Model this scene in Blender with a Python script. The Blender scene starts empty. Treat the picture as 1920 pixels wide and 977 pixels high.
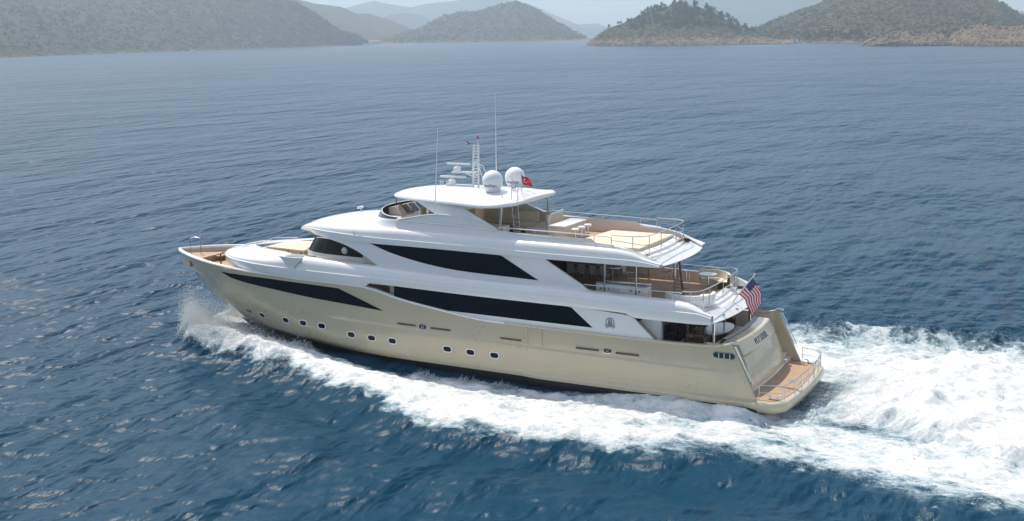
import bpy, bmesh, math, random
import numpy as np
from mathutils import Vector, Matrix
rad = math.radians
random.seed(7)
SC = bpy.context.scene
COL = SC.collection

# ------------------------------------------------------------------ camera
CAM = Vector((-14.31, 58.47, 19.3))
_R = Vector((-0.8707, -0.4914, -0.0209)); _F = Vector((0.4818, -0.8551, -0.1914))
_F.normalize(); _R = (_R - _F * _R.dot(_F)).normalized(); _U = _R.cross(_F)
cam = bpy.data.objects.new('camera', bpy.data.cameras.new('camera'))
COL.objects.link(cam)
cam.matrix_world = Matrix(((_R.x, _U.x, -_F.x, CAM.x), (_R.y, _U.y, -_F.y, CAM.y), (_R.z, _U.z, -_F.z, CAM.z), (0, 0, 0, 1)))
cam.data.lens = 40.875; cam.data.sensor_width = 36
cam.data.clip_start = 0.5; cam.data.clip_end = 30000
SC.camera = cam

# ------------------------------------------------------------------ light
SUN_AZ, SUN_EL = rad(-27), rad(57)          # direction towards the sun, boat axes (x = bow, y = port)
W = bpy.data.worlds.new('World'); SC.world = W; W.use_nodes = True
nt = W.node_tree; sky = nt.nodes.new('ShaderNodeTexSky'); sky.sky_type = 'NISHITA'; sky.sun_disc = False
sky.sun_elevation = SUN_EL; sky.sun_rotation = math.pi / 2 - SUN_AZ
sky.air_density = 1.0; sky.dust_density = 1.2; sky.ozone_density = 1.5; sky.altitude = 20
hs = nt.nodes.new('ShaderNodeHueSaturation'); hs.inputs['Saturation'].default_value = .66; hs.inputs['Value'].default_value = 1.08
nt.links.new(sky.outputs[0], hs.inputs['Color']); nt.links.new(hs.outputs[0], nt.nodes['Background'].inputs[0]); nt.nodes['Background'].inputs[1].default_value = 0.14
sun = bpy.data.objects.new('sun', bpy.data.lights.new('sun', 'SUN')); COL.objects.link(sun)
sun.data.energy = 3.55; sun.data.angle = rad(0.5); sun.data.color = (1.0, 0.93, 0.81)
sd = Vector((math.cos(SUN_EL) * math.cos(SUN_AZ), math.cos(SUN_EL) * math.sin(SUN_AZ), math.sin(SUN_EL)))
sun.rotation_euler = sd.to_track_quat('Z', 'Y').to_euler()
SC.view_settings.view_transform = 'Standard'; SC.view_settings.look = 'None'
SC.view_settings.exposure = 0.36; SC.view_settings.gamma = 1
SC.render.engine = 'CYCLES'
SC.cycles.volume_bounces = 1; SC.cycles.max_bounces = 8
SC.cycles.transparent_max_bounces = 12

# ------------------------------------------------------------------ materials
def new_mat(name):
    m = bpy.data.materials.new(name); m.use_nodes = True
    return m, m.node_tree, m.node_tree.nodes['Principled BSDF']
def N(t, kind, **kw):
    n = t.nodes.new(kind)
    for k, v in kw.items(): setattr(n, k, v)
    return n
def mat(name, col, rough=.5, metal=0, coat=0, vary=0.0, vscale=2.0, bump=0, bscale=20, trans=0, ior=None, rvary=0):
    m, t, p = new_mat(name)
    p.inputs['Base Color'].default_value = (*col, 1); p.inputs['Roughness'].default_value = rough
    p.inputs['Metallic'].default_value = metal; p.inputs['Coat Weight'].default_value = coat
    p.inputs['Coat Roughness'].default_value = .06
    if ior: p.inputs['IOR'].default_value = ior
    if trans: p.inputs['Transmission Weight'].default_value = trans
    tc = N(t, 'ShaderNodeTexCoord')
    if vary or rvary:
        no = N(t, 'ShaderNodeTexNoise'); no.inputs['Scale'].default_value = vscale; no.inputs['Detail'].default_value = 5
        t.links.new(tc.outputs['Object'], no.inputs['Vector'])
    if vary:
        mx = N(t, 'ShaderNodeMix', data_type='RGBA')
        mx.inputs[6].default_value = (*[c * (1 - vary) for c in col], 1); mx.inputs[7].default_value = (*[min(1, c * (1 + vary)) for c in col], 1)
        t.links.new(no.outputs['Fac'], mx.inputs[0]); t.links.new(mx.outputs[2], p.inputs['Base Color'])
    if rvary:
        mr = N(t, 'ShaderNodeMapRange'); mr.inputs[1].default_value = .3; mr.inputs[2].default_value = .7
        mr.inputs[3].default_value = rough - rvary; mr.inputs[4].default_value = rough + rvary
        t.links.new(no.outputs['Fac'], mr.inputs[0]); t.links.new(mr.outputs[0], p.inputs['Roughness'])
    if bump:
        nb = N(t, 'ShaderNodeTexNoise'); nb.inputs['Scale'].default_value = bscale; nb.inputs['Detail'].default_value = 4
        t.links.new(tc.outputs['Object'], nb.inputs['Vector'])
        b = N(t, 'ShaderNodeBump'); b.inputs['Strength'].default_value = bump; b.inputs['Distance'].default_value = .02
        t.links.new(nb.outputs['Fac'], b.inputs['Height']); t.links.new(b.outputs[0], p.inputs['Normal'])
    return m
M = {}
M['white'] = mat('white_gelcoat', (.80, .79, .77), .28, coat=.6, vary=.02, vscale=.7)
M['white2'] = mat('white_nonslip', (.74, .72, .68), .6, vary=.04, vscale=3, bump=.2, bscale=60)
M['gold'] = mat('champagne_paint', (.55, .475, .335), .30, metal=.12, coat=.6, vary=.05, vscale=.5, rvary=.05)
M['boot'] = mat('black_antifouling', (.008, .009, .01), .3, coat=.3)
M['glass'] = mat('tinted_glass', (.002, .004, .008), .06, vary=.3, vscale=.6, ior=1.22)
M['smoke'] = mat('smoked_acrylic', (.02, .03, .045), .12, coat=.5)
M['beige'] = mat('beige_lining', (.62, .54, .46), .55, vary=.04, vscale=2)
M['cream'] = mat('cream_upholstery', (.68, .60, .46), .8, vary=.05, vscale=4, bump=.3, bscale=8)
M['steel'] = mat('polished_steel', (.62, .62, .62), .18, metal=1)
M['grey'] = mat('grey_fitting', (.25, .26, .27), .45)
M['letter'] = mat('dark_chrome_lettering', (.09, .11, .13), .3, metal=.3)
M['dark'] = mat('dark_cavity', (.012, .012, .013), .6)
M['slot'] = mat('bronze_slot', (.10, .085, .055), .5)
M['wood'] = mat('varnished_walnut', (.10, .045, .02), .25, coat=.6, vary=.3, vscale=4)
M['plate'] = mat('white_plastic', (.8, .8, .8), .35)
M['red'] = mat('flag_red', (.55, .015, .03), .8)
M['fwhite'] = mat('flag_white', (.75, .74, .74), .8)
M['navy'] = mat('flag_navy', (.03, .035, .16), .8)
M['blue'] = mat('blue_lettering', (.01, .03, .25), .5)
M['mesh'] = mat('grey_mesh_fabric', (.48, .46, .43), .7, vary=.08, vscale=10)
M['screen'] = mat('instrument_black', (.01, .012, .016), .15, coat=.5)
M['stone'] = mat('grey_tabletop', (.30, .30, .31), .25, coat=.4)
M['rope'] = mat('dark_rubber', (.03, .03, .03), .6)

def teak(name, col, axis=1, width=.07):
    m, t, p = new_mat(name)
    tc = N(t, 'ShaderNodeTexCoord'); sep = N(t, 'ShaderNodeSeparateXYZ'); t.links.new(tc.outputs['Object'], sep.inputs[0])
    d = N(t, 'ShaderNodeMath', operation='DIVIDE'); d.inputs[1].default_value = width; t.links.new(sep.outputs[axis], d.inputs[0])
    fr = N(t, 'ShaderNodeMath', operation='FRACT'); t.links.new(d.outputs[0], fr.inputs[0])
    lt = N(t, 'ShaderNodeMath', operation='LESS_THAN'); lt.inputs[1].default_value = .1; t.links.new(fr.outputs[0], lt.inputs[0])
    fl = N(t, 'ShaderNodeMath', operation='FLOOR'); t.links.new(d.outputs[0], fl.inputs[0])
    wn = N(t, 'ShaderNodeTexWhiteNoise', noise_dimensions='1D'); t.links.new(fl.outputs[0], wn.inputs['W'])
    no = N(t, 'ShaderNodeTexNoise'); no.inputs['Scale'].default_value = 1.5; no.inputs['Detail'].default_value = 5; t.links.new(tc.outputs['Object'], no.inputs['Vector'])
    ad = N(t, 'ShaderNodeMath', operation='ADD'); t.links.new(wn.outputs[0], ad.inputs[0]); t.links.new(no.outputs['Fac'], ad.inputs[1])
    mx = N(t, 'ShaderNodeMix', data_type='RGBA'); mx.inputs[6].default_value = (*[c * .8 for c in col], 1); mx.inputs[7].default_value = (*[c * 1.15 for c in col], 1)
    hf = N(t, 'ShaderNodeMath', operation='MULTIPLY'); hf.inputs[1].default_value = .5; t.links.new(ad.outputs[0], hf.inputs[0]); t.links.new(hf.outputs[0], mx.inputs[0])
    m2 = N(t, 'ShaderNodeMix', data_type='RGBA'); m2.inputs[7].default_value = (.06, .045, .03, 1)
    t.links.new(lt.outputs[0], m2.inputs[0]); t.links.new(mx.outputs[2], m2.inputs[6]); t.links.new(m2.outputs[2], p.inputs['Base Color'])
    p.inputs['Roughness'].default_value = .65
    return m
M['teak'] = teak('teak_planking', (.47, .305, .18))
M['teakw'] = teak('weathered_teak_planking', (.34, .25, .17))

# ------------------------------------------------------------------ object helpers
def tag(o, label=None, cat=None, group=None, kind=None):
    if label: o['label'] = label
    if cat: o['category'] = cat
    if group: o['group'] = group
    if kind: o['kind'] = kind
    return o
def empty(name, loc=(0, 0, 0), rz=0, **kw):
    o = bpy.data.objects.new(name, None); COL.objects.link(o); o.location = loc; o.rotation_euler = (0, 0, rz)
    o.empty_display_size = .3
    return tag(o, **kw)
class MB:
    def __init__(s): s.v = []; s.f = []; s.m = []; s.mi = 0; s.pair = False
    def add(s, vs, fs):
        b = len(s.v); s.v += [tuple(v) for v in vs]
        for f in fs: s.f.append(tuple(b + i for i in f)); s.m.append(s.mi)
        return s
    def mat(s, i): s.mi = i; return s
    def box(s, x0, x1, y0, y1, z0, z1):
        vs = [(x, y, z) for z in (z0, z1) for y in (y0, y1) for x in (x0, x1)]
        return s.add(vs, [(0, 2, 3, 1), (4, 5, 7, 6), (0, 1, 5, 4), (2, 6, 7, 3), (0, 4, 6, 2), (1, 3, 7, 5)])
    def rbox(s, c, size, rot=None, r=.03):
        # box with chamfered edges
        hx, hy, hz = [q / 2 for q in size]; r = min(r, hx * .9, hy * .9, hz * .9)
        bm = bmesh.new(); bmesh.ops.create_cube(bm, size=1)
        for v in bm.verts: v.co = Vector((v.co.x * 2 * hx, v.co.y * 2 * hy, v.co.z * 2 * hz))
        bmesh.ops.bevel(bm, geom=bm.edges[:], offset=r, segments=2, affect='EDGES', profile=.5)
        mt = (rot or Matrix.Identity(3))
        bm.verts.index_update()
        s.add([tuple(mt @ v.co + Vector(c)) for v in bm.verts], [[v.index for v in f.verts] for f in bm.faces]); bm.free(); return s
    def tube(s, pts, r, n=8, closed=False, taper=None):
        P = [Vector(p) for p in pts]; k = len(P); rings = []
        up = None
        for i in range(k):
            if closed: d = (P[(i + 1) % k] - P[i - 1])
            else: d = (P[min(i + 1, k - 1)] - P[max(i - 1, 0)])
            d.normalize()
            if up is None:
                up = Vector((0, 0, 1)) if abs(d.z) < .9 else Vector((1, 0, 0))
            a = d.cross(up)
            if a.length < 1e-4: a = d.cross(Vector((1, .3, 0)))
            a.normalize(); b = a.cross(d).normalized(); up = b
            rr = r if taper is None else r + (taper - r) * i / (k - 1)
            rings.append([P[i] + (a * math.cos(2 * math.pi * j / n) + b * math.sin(2 * math.pi * j / n)) * rr for j in range(n)])
        vs = [p for q in rings for p in q]; fs = []
        for i in range(k if closed else k - 1):
            i2 = (i + 1) % k
            for j in range(n):
                fs.append((i * n + j, i * n + (j + 1) % n, i2 * n + (j + 1) % n, i2 * n + j))
        if not closed: fs += [tuple(range(n))[::-1], tuple((k - 1) * n + j for j in range(n))]
        return s.add(vs, fs)
    def lathe(s, prof, c=(0, 0, 0), n=20, axis='z', rot=None):
        vs = []; fs = []
        for (r, h) in prof:
            for j in range(n):
                a = 2 * math.pi * j / n; v = Vector((r * math.cos(a), r * math.sin(a), h))
                if axis == 'y': v = Vector((v.x, v.z, v.y))
                if axis == 'x': v = Vector((v.z, v.y, v.x))
                if rot: v = rot @ v
                vs.append(v + Vector(c))
        for i in range(len(prof) - 1):
            for j in range(n): fs.append((i * n + j, i * n + (j + 1) % n, (i + 1) * n + (j + 1) % n, (i + 1) * n + j))
        if prof[0][0] > 1e-4: fs.append(tuple(range(n))[::-1])
        if prof[-1][0] > 1e-4: fs.append(tuple((len(prof) - 1) * n + j for j in range(n)))
        return s.add(vs, fs)
    def grid(s, rows, closed=False):
        n = len(rows[0]); vs = [p for r in rows for p in r]; fs = []
        for i in range(len(rows) - 1):
            for j in range(n if closed else n - 1):
                j2 = (j + 1) % n
                fs.append((i * n + j, i * n + j2, (i + 1) * n + j2, (i + 1) * n + j))
        return s.add(vs, fs)
    def prism(s, poly, y0, y1, plane='xz'):
        # polygon extruded between two parallel planes
        def P(a, b, t):
            if plane == 'xz': return (a, t(a, b) if callable(t) else t, b)
            if plane == 'xy': return (a, b, t(a, b) if callable(t) else t)
            return (t(a, b) if callable(t) else t, a, b)
        n = len(poly); vs = [P(a, b, y0) for a, b in poly] + [P(a, b, y1) for a, b in poly]
        fs = [tuple(range(n)), tuple(range(n, 2 * n))[::-1]] + [(i, (i + 1) % n, n + (i + 1) % n, n + i) for i in range(n)]
        return s.add(vs, fs)
    def mirror(s):
        if min((abs(v[1]) for v in s.v), default=0) > .02 and (min(v[1] for v in s.v) > 0 or max(v[1] for v in s.v) < 0): s.pair = True; return s
        b = len(s.v); s.v += [(x, -y, z) for x, y, z in s.v]
        s.f += [tuple(b + i for i in f[::-1]) for f in list(s.f)]; s.m += list(s.m); return s
    def build(s, name, mats, parent=None, smooth=True, ang=35, recalc=True):
        me = bpy.data.meshes.new(name)
        off = Vector((0, 0, 0))
        me.from_pydata([tuple(v) for v in s.v], [], s.f)
        mats = mats if isinstance(mats, (list, tuple)) else [mats]
        for m in mats: me.materials.append(m)
        me.polygons.foreach_set('material_index', s.m)
        bm = bmesh.new(); bm.from_mesh(me)
        bmesh.ops.remove_doubles(bm, verts=bm.verts, dist=1e-4)
        bmesh.ops.dissolve_degenerate(bm, edges=bm.edges, dist=1e-5)
        if recalc: bmesh.ops.recalc_face_normals(bm, faces=bm.faces)
        bm.to_mesh(me); bm.free()
        if smooth:
            me.shade_smooth(); me.set_sharp_from_angle(angle=rad(ang))
        o = bpy.data.objects.new(name, me); COL.objects.link(o)
        if parent: attach(o, parent)
        if s.pair:
            t = MB(); t.v = [(x, -y, z) for x, y, z in s.v]; t.f = [f[::-1] for f in s.f]; t.m = s.m
            t.build(name, mats, parent, smooth, ang, recalc)
        return o
def attach(o, parent):
    # geometry is modelled in world coordinates; keep it there under the (unrotated) parent
    o.parent = parent
    p = parent; loc = Vector((0, 0, 0))
    while p is not None: loc += Vector(p.location); p = p.parent
    o.location = -loc if not o.get('local') else o.location
def local_build(mb, name, mats, parent, **kw):
    o = mb.build(name, mats, None, **kw); o.parent = parent; return o
def copy_tree(o, parent=None):
    c = o.copy(); COL.objects.link(c)
    if parent is not None: c.parent = parent
    for ch in o.children: copy_tree(ch, c)
    return c
def tab(pts):
    p = sorted(pts); xs = [a for a, b in p]; ys = [b for a, b in p]
    return lambda x: float(np.interp(x, xs, ys))
def stab(pts, k=2):
    # smoothed table (monotone-ish cubic through points)
    p = sorted(pts); xs = np.array([a for a, b in p], float); ys = np.array([b for a, b in p], float)
    h = np.diff(xs); d = np.diff(ys) / h; m = np.zeros(len(xs)); m[0] = d[0]; m[-1] = d[-1]
    for i in range(1, len(xs) - 1):
        if d[i - 1] * d[i] > 0: m[i] = 2 * d[i - 1] * d[i] / (d[i - 1] + d[i])
    def f(x):
        if x <= xs[0]: return float(ys[0])
        if x >= xs[-1]: return float(ys[-1])
        i = int(np.searchsorted(xs, x) - 1); t = (x - xs[i]) / h[i]
        return float((2*t**3-3*t**2+1)*ys[i] + (t**3-2*t**2+t)*h[i]*m[i] + (-2*t**3+3*t**2)*ys[i+1] + (t**3-t**2)*h[i]*m[i+1])
    return f
def lerp(a, b, t): return a + (b - a) * t
def sst(a, b, x):
    t = max(0, min(1, (x - a) / (b - a))); return t * t * (3 - 2 * t)
def text_mesh(txt, size, extrude, name='t'):
    cu = bpy.data.curves.new(name, 'FONT'); cu.body = txt; cu.size = size; cu.extrude = extrude; cu.align_x = 'CENTER'; cu.resolution_u = 3
    ob = bpy.data.objects.new(name, cu); COL.objects.link(ob)
    bpy.context.view_layer.update()
    dg = bpy.context.evaluated_depsgraph_get(); me = bpy.data.meshes.new_from_object(ob.evaluated_get(dg))
    vs = [tuple(v.co) for v in me.vertices]; fs = [tuple(p.vertices) for p in me.polygons]
    bpy.data.objects.remove(ob); bpy.data.curves.remove(cu); bpy.data.meshes.remove(me)
    return vs, fs

# ================================================================== YACHT
Y = empty('motor_yacht', (22, 0, 0), label='large three deck motor yacht with champagne gold hull and white superstructure', cat='yacht')
B = stab([(0, 3.9), (3.4, 4.05), (10, 4.2), (16, 4.3), (30, 4.3), (34, 4.22), (36, 4.08), (38, 3.78), (39.5, 3.36), (41.2, 2.72), (42.8, 1.95), (44.6, .8), (45.43, 0.0)])
GZ = stab([(0, 3.85), (3.76, 3.83), (4.14, 3.72), (4.64, 3.62), (5.4, 3.58), (7.9, 3.54), (10.9, 3.55), (14.5, 3.58), (18.1, 3.62), (19.3, 3.72), (20.9, 3.92), (22, 4.05), (23.2, 4.21), (24.3, 4.4), (25.5, 4.68), (26.4, 4.80), (28, 4.83), (31, 4.85), (34, 4.9), (36.5, 4.98), (38.5, 5.05), (40, 5.07), (43, 5.09), (45.43, 5.0)])
X0 = stab([(-1.2, 34), (-.3, 38.2), (.4, 39.7), (.9, 40.6), (1.41, 41.54), (1.97, 42.47), (2.68, 43.4), (3.63, 44.3), (4.34, 44.99), (5.1, 45.45)])
LE = stab([(-1.2, 26), (.0, 22), (.6, 18), (1.2, 13.6), (3, 11.6), (5.1, 10)])
BM = stab([(-1.2, 3.4), (0, 4.1), (1, 4.24), (3, 4.3), (5.1, 4.3)])
KZ = stab([(0, 2.3), (4.2, 2.3), (11, 2.35), (16.5, 2.38), (22.5, 2.55), (28, 2.65), (46, 2.65)])
def hull_y(x, z):
    t = max(0., min(1., (X0(z) - x) / LE(z)))
    y = BM(z) * (1 - (1 - t) ** 2) * min(1, B(min(x, 30)) / 4.3)
    k = KZ(x)
    f = sst(29.5, 27, x) * sst(4.0, 4.6, x)
    if z < k + .1:
        y += .09 * f * sst(k + .1, k, z) * (1 - .6 * sst(k - .1, k - 1.4, z))
    f2 = sst(16, 14.6, x)
    if z < 1.08: y += .16 * f2 * sst(1.08, .9, z) * (1 + .6 * sst(10, 3, x))
    return y
def xe(z): return 2.45 + (z - 1) * .5 if z > 1 else 2.45
def xmap(xs, z):
    if xs < 8: return 8 - (8 - xs) * (8 - xe(z)) / (8 - 2.45)
    if xs > 30: return 30 + (xs - 30) * (X0(z) - 30) / (45.43 - 30)
    return xs
def zrows(xs):
    k = KZ(xs); g = GZ(xs if xs >= 8 else 8 - (8 - xs) * (8 - 3.8) / 5.55)
    r = [-1.2, -.6, -.2, .2, .5, .7, .76, .86, .92, .98, 1.04, 1.10, 1.2, 1.4, 1.65, 1.9, k - .3, k - .15, k - .05, k, k + .05, k + .11]
    r += [k + .11 + (g - k - .11) * q / 12 for q in range(1, 13)]
    return r
xst = [2.45, 2.8, 3.2, 3.6, 4, 4.5, 5] + list(np.arange(5.6, 30, .6)) + [30 + 15.43 * (1 - (1 - i / 34) ** 1.6) for i in range(35)]
hb = MB(); rows = []
for xs in xst:
    rows.append([(xmap(xs, z), hull_y(xmap(xs, z), z) if xs < 45.42 else 0, z) for z in zrows(xs)])
hb.grid(rows)
nz = len(rows[0])
hb.m = [1 if (i % (nz - 1)) < 5 else 0 for i in range(len(hb.f))]
hb.mirror()
hull = hb.build('hull', [M['gold'], M['boot']], Y, ang=28)
# forward hull: face of the transom below the platform
tb = MB(); tb.grid([[(2.46, y, z) for z in (-1.2, 0, .6, 1.0)] for y in np.linspace(-4.0, 4.0, 9)]); tb.build('stern_skirt', M['gold'], Y)

# cap rail
cb = MB(); rows = []
for xs in [3.8, 4.1, 4.6, 5.4, 7] + list(np.arange(8, 30, .8)) + [30 + 15.4 * (1 - (1 - i / 34) ** 1.6) for i in range(35)]:
    y = B(xs); z = GZ(xs); w = .22 if xs < 40 else .30
    yi = max(y - w, 0.0)
    rows.append([(xs, y + .012, z - .05), (xs, y + .03, z + .01), (xs, y + .01, z + .05), (xs, yi, z + .05), (xs, yi, z - .1)])
cb.grid(rows); cb.mirror()
ii = [0 if (sum(cb.v[k][0] for k in f) / len(f)) > 17 else 1 for f in cb.f]; cb.m = ii
cb.build('cap_rail', [M['white'], M['gold']], hull)
# inner bulwark faces: bow well and stern cockpit
ib = MB()
for X in ([30 + 15.0 * (1 - (1 - i / 30) ** 1.5) for i in range(12, 31)], [4.0, 4.5, 5, 6, 7, 8, 9, 10, 12, 14]):
    zf = 4.0 if X[0] > 20 else 2.6
    rows = [[(x, max(B(x) - .22 - q, 0), z) for q, z in ((0, GZ(x)), (.03 if x > 20 else .0, lerp(GZ(x), zf, .5)), (.1 if x > 20 else 0, zf))] for x in X]
    ib.grid(rows)
ib.mirror(); ib.build('inner_bulwark', M['beige'], hull)

# ---- hull window strips
def strip(name, top, bot, x0, x1, ysurf, m, parent, n=40, off=.012, both=True):
    mb = MB(); rows = []
    for i in range(n + 1):
        x = lerp(x0, x1, i / n); a, b = bot(x), top(x)
        rows.append([(x, ysurf(x, lerp(a, b, j / 6)) + off, lerp(a, b, j / 6)) for j in range(7)])
    mb.grid(rows)
    if both: mb.mirror()
    return mb.build(name, m, parent)
wt = tab([(24.98, 3.50), (26.57, 4.03), (28.18, 4.55), (30, 4.60), (32, 4.64), (34.1, 4.70), (36.3, 4.72), (37.8, 4.72)])
wb = tab([(24.98, 3.48), (27.06, 3.60), (30.03, 3.76), (32.05, 3.93), (34.12, 4.12), (35.8, 4.28), (36.9, 4.42), (37.8, 4.70)])
strip('hull_window', wt, wb, 24.98, 37.8, hull_y, M['glass'], hull, n=60)
# raised styling edge over the hull window
mb = MB(); mb.tube([(x, hull_y(x, z) + .0, z) for x, z in [(24.0, 3.18), (25.0, 3.56), (26.6, 4.10), (28.2, 4.62)]], .018, 6); mb.mirror(); mb.build('styling_edge', M['gold'], hull)
# portholes
def rrect(cx, cz, w, h, n=6):
    r = h / 2 * .95; out = []
    for (sx, sz, a0) in ((1, 1, 0), (-1, 1, 90), (-1, -1, 180), (1, -1, 270)):
        for k in range(n + 1):
            a = rad(a0 + 90 * k / n); out.append((cx + sx * (w / 2 - r) + r * math.cos(a), cz + sz * (h / 2 - r) + r * math.sin(a)))
    return out
def hull_badge(name, cx, cz, w, h, m_in, frame=None, fw=.05, off=.012, label=None):
    for sd_ in (1, -1):
        inn = rrect(cx, cz, w, h)
        P = lambda q, o: (q[0], sd_ * (hull_y(q[0], q[1]) + o), q[1])
        mb = MB(); mb.add([P((cx, cz), off)] + [P(q, off) for q in inn], [(0, i + 1, (i + 1) % len(inn) + 1) for i in range(len(inn))])
        po = mb.build(name, m_in, hull)
        if frame:
            out = rrect(cx, cz, w + 2 * fw, h + 2 * fw); f = MB()
            f.grid([[P(a, off - .015), P(b, .0)] if 0 else [P(a, off + .0), P(a, .03), P(b, .028), P(b, -.01)] for a, b in zip(inn + inn[:1], out + out[:1])])
            fo = f.build('porthole_frame' if name == 'porthole' else 'slot_frame', frame, hull)
for px, pz in [(34.8, 2.09), (32.52, 2.11), (31.05, 2.10), (29.6, 2.08), (27.35, 1.79), (25.86, 1.75), (24.36, 1.74), (20.55, 1.69), (19.0, 1.68), (17.44, 1.69)]:
    hull_badge('porthole', px, pz, .52, .30, M['glass'], M['white'], .065)
for a, b, z in [(22.66, 23.98, 2.84), (20.3, 21.68, 2.81), (15.7, 17.06, 2.73), (11.05, 12.41, 2.70), (8.76, 10.1, 2.68)]:
    hull_badge('vent_slot', (a + b) / 2, z, b - a, .13, M['slot'], M['gold'], .03, off=.006)
for px, z, w in [(22.2, 2.82, .42), (10.57, 2.71, .42), (36.26, 2.15, .5)]:
    hull_badge('hawse_hole', px, z, w, .2, M['dark'], M['steel'], .04)
    for sd_ in (1, -1):
        mb = MB()
        for q in (-.1, .1): mb.tube([(px + q, sd_ * (hull_y(px, z) + .02), z - .1), (px + q * .2, sd_ * (hull_y(px, z) + .05), z + .02), (px + q, sd_ * (hull_y(px, z) + .02), z + .1)], .018, 6)
        mb.build('roller', M['steel'], hull)
hull_badge('stern_hawse', 4.2, 3.18, 1.05, .26, M['dark'], M['steel'], .05)
for sd_ in (1, -1):
    for q in (3.88, 4.18, 4.45):
        mb = MB(); mb.tube([(q, sd_ * (hull_y(q, 3.1) + .02), 3.06), (q, sd_ * (hull_y(q, 3.3) + .02), 3.31)], .035, 8); mb.build('roller', M['steel'], hull)
# shell door seams amidships
mb = MB()
for x in (14.4, 15.3): mb.box(x, x + .012, hull_y(x, 3) - .02, hull_y(x, 3) + .003, 2.55, 3.55)
mb.mirror(); mb.build('shell_door_seam', M['slot'], hull)
# fasteners near the stem
mb = MB()
for k, (x, z) in enumerate([(44.2, 4.1), (43.9, 3.75), (43.6, 3.4), (43.0, 2.95), (42.4, 2.6), (42.0, 3.1), (42.9, 3.6)]):
    mb.lathe([(.0, .03), (.025, .025), (.035, 0)], (x, hull_y(x, z), z), 8, 'y')
mb.mirror(); mb.build('stem_fitting', M['steel'], hull)

# ---- foredeck
fd = MB(); rows = []
for x in np.linspace(39.0, 44.4, 14): rows.append([(x, y, 4.30) for y in np.linspace(-max(B(x) - .3, .02), max(B(x) - .3, .02), 7)])
fd.grid(rows); fd.build('foredeck', M['teak'], Y)
bp = MB(); rows = []
for x in np.linspace(42.35, 44.9, 8): rows.append([(x, y, 4.72) for y in np.linspace(-max(B(x) - .26, .02), max(B(x) - .26, .02), 7)])
bp.grid(rows); bp.grid([[(42.35, y, 4.72), (42.40, y, 4.3)] for y in np.linspace(-2.1, 2.1, 5)])
bp.box(41.9, 42.35, -2.1, -.3, 4.58, 4.66)
bp.build('bow_platform', M['teak'], Y)
mb = MB()
for x, y in ((44.1, .18), (43.38, -.05)): mb.tube([(x, y, 4.72), (x, y, 5.86)], .035)
mb.tube([(44.1, .18, 5.84), (43.75, .08, 5.93), (43.38, -.05, 5.84)], .03); mb.tube([(43.75, .06, 5.93), (43.75, .06, 6.2)], .015)
mb.build('bow_gantry', M['steel'], Y)
for k, (x, y) in enumerate([(41.4, 1.3), (41.4, -1.3)]):
    mb = MB(); mb.lathe([(.0, .36), (.14, .35), (.16, .28), (.09, .2), (.1, .1), (.17, .03), (.18, 0)], (x, y, 4.3), 16); mb.build('windlass', M['steel'], Y)
mb = MB(); mb.tube([(40.6, 1.0, 4.32), (40.6, 1.0, 5.15)], .05); mb.tube([(40.6, 1.0, 5.15), (40.6, .7, 5.2)], .03); mb.build('fender_post', M['wood'], Y)
mb = MB(); mb.tube([(41.0, 2.35, 4.7), (41.3, 2.2, 4.78), (41.6, 2.1, 4.7), (41.3, 2.2, 4.62)], .03, 6, closed=True); mb.mirror(); mb.build('mooring_ring', M['grey'], Y)

# ---- band 1 : upper deck bulwark and fascia
O1 = stab([(0, 3.95), (4.8, 3.98), (6, 4.12), (8, 4.22), (10, 4.26), (16, 4.35), (30, 4.34), (33, 4.28), (35, 4.08), (36.5, 3.72), (37.6, 3.25), (38.6, 2.55), (39.3, 1.9), (39.8, 1.15), (40.05, .5), (40.15, .0)])
z_b = stab([(4.8, 4.66), (5.5, 4.64), (7.9, 4.66), (9.0, 4.68), (9.5, 4.86), (10, 4.89), (12.7, 4.93), (18.6, 4.97), (23, 5.04), (25.9, 5.09), (26.1, 4.87), (28.2, 4.85), (31, 4.88), (34, 4.93), (36.4, 5.01), (38.5, 5.05), (40.2, 5.0)])
z_c = stab([(4.8, 4.95), (5.8, 5.2), (14.6, 5.34), (20, 5.38), (31, 5.46), (35, 5.5), (37, 5.52), (40.2, 5.42)])
z_s = stab([(4.8, 4.98), (5.4, 5.16), (5.9, 5.46), (6.5, 5.62), (7.2, 5.68), (10, 5.73), (14, 5.82), (20, 5.9), (25.8, 6.02), (28.8, 6.1), (31, 6.16), (33, 6.12), (35, 6.02), (37, 5.88), (39, 5.72), (40.15, 5.5)])
w_s = stab([(4.8, .25), (6, .5), (10, .58), (28, .58), (31.5, .62), (33.5, 1.5), (36, 2.2), (38, 2.6), (40, 2.9)])
def sec1(x, cut=0):
    o = O1(x); zb, zc, zs = z_b(x), z_c(x), z_s(x); w = min(w_s(x), max(o, 0.0)); s = [(max(o - .25, 0), zb + .02), (max(o - .02, 0), zb), (o, zb + .03), (o + .015, lerp(zb, zc, .5)), (o + .035 if o > .05 else o, zc - .05), (o + .03 if o > .05 else o, zc), (max(o - .06, 0), zc + .02), (max(o - .075, 0), zc + .09)]
    n = 9
    for k in range(1, n + 1):
        a = math.pi / 2 * k / n
        s.append((max(o - .075 - (w - .07) * (1 - math.cos(a)) * .82, 0), zc + .09 + max(zs - zc - .09, .005) * math.sin(a)))
    y_in = max(o - w - .06, 0)
    s.append((max(y_in, 0), zs + (.02 if x < 31 else .03)))
    return s
X1 = [4.95, 5.1, 5.3, 5.5, 5.75, 6, 6.3, 6.7, 7.2, 7.8, 8.4, 8.8, 9.0, 9.25, 9.5, 9.9] + list(np.arange(10.4, 31, .7)) + [26.0 - .08, 26.12] + [31 + 9.13 * (1 - (1 - i / 40) ** 1.8) for i in range(41)]
X1 = sorted(set(round(float(q), 3) for q in X1))
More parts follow.
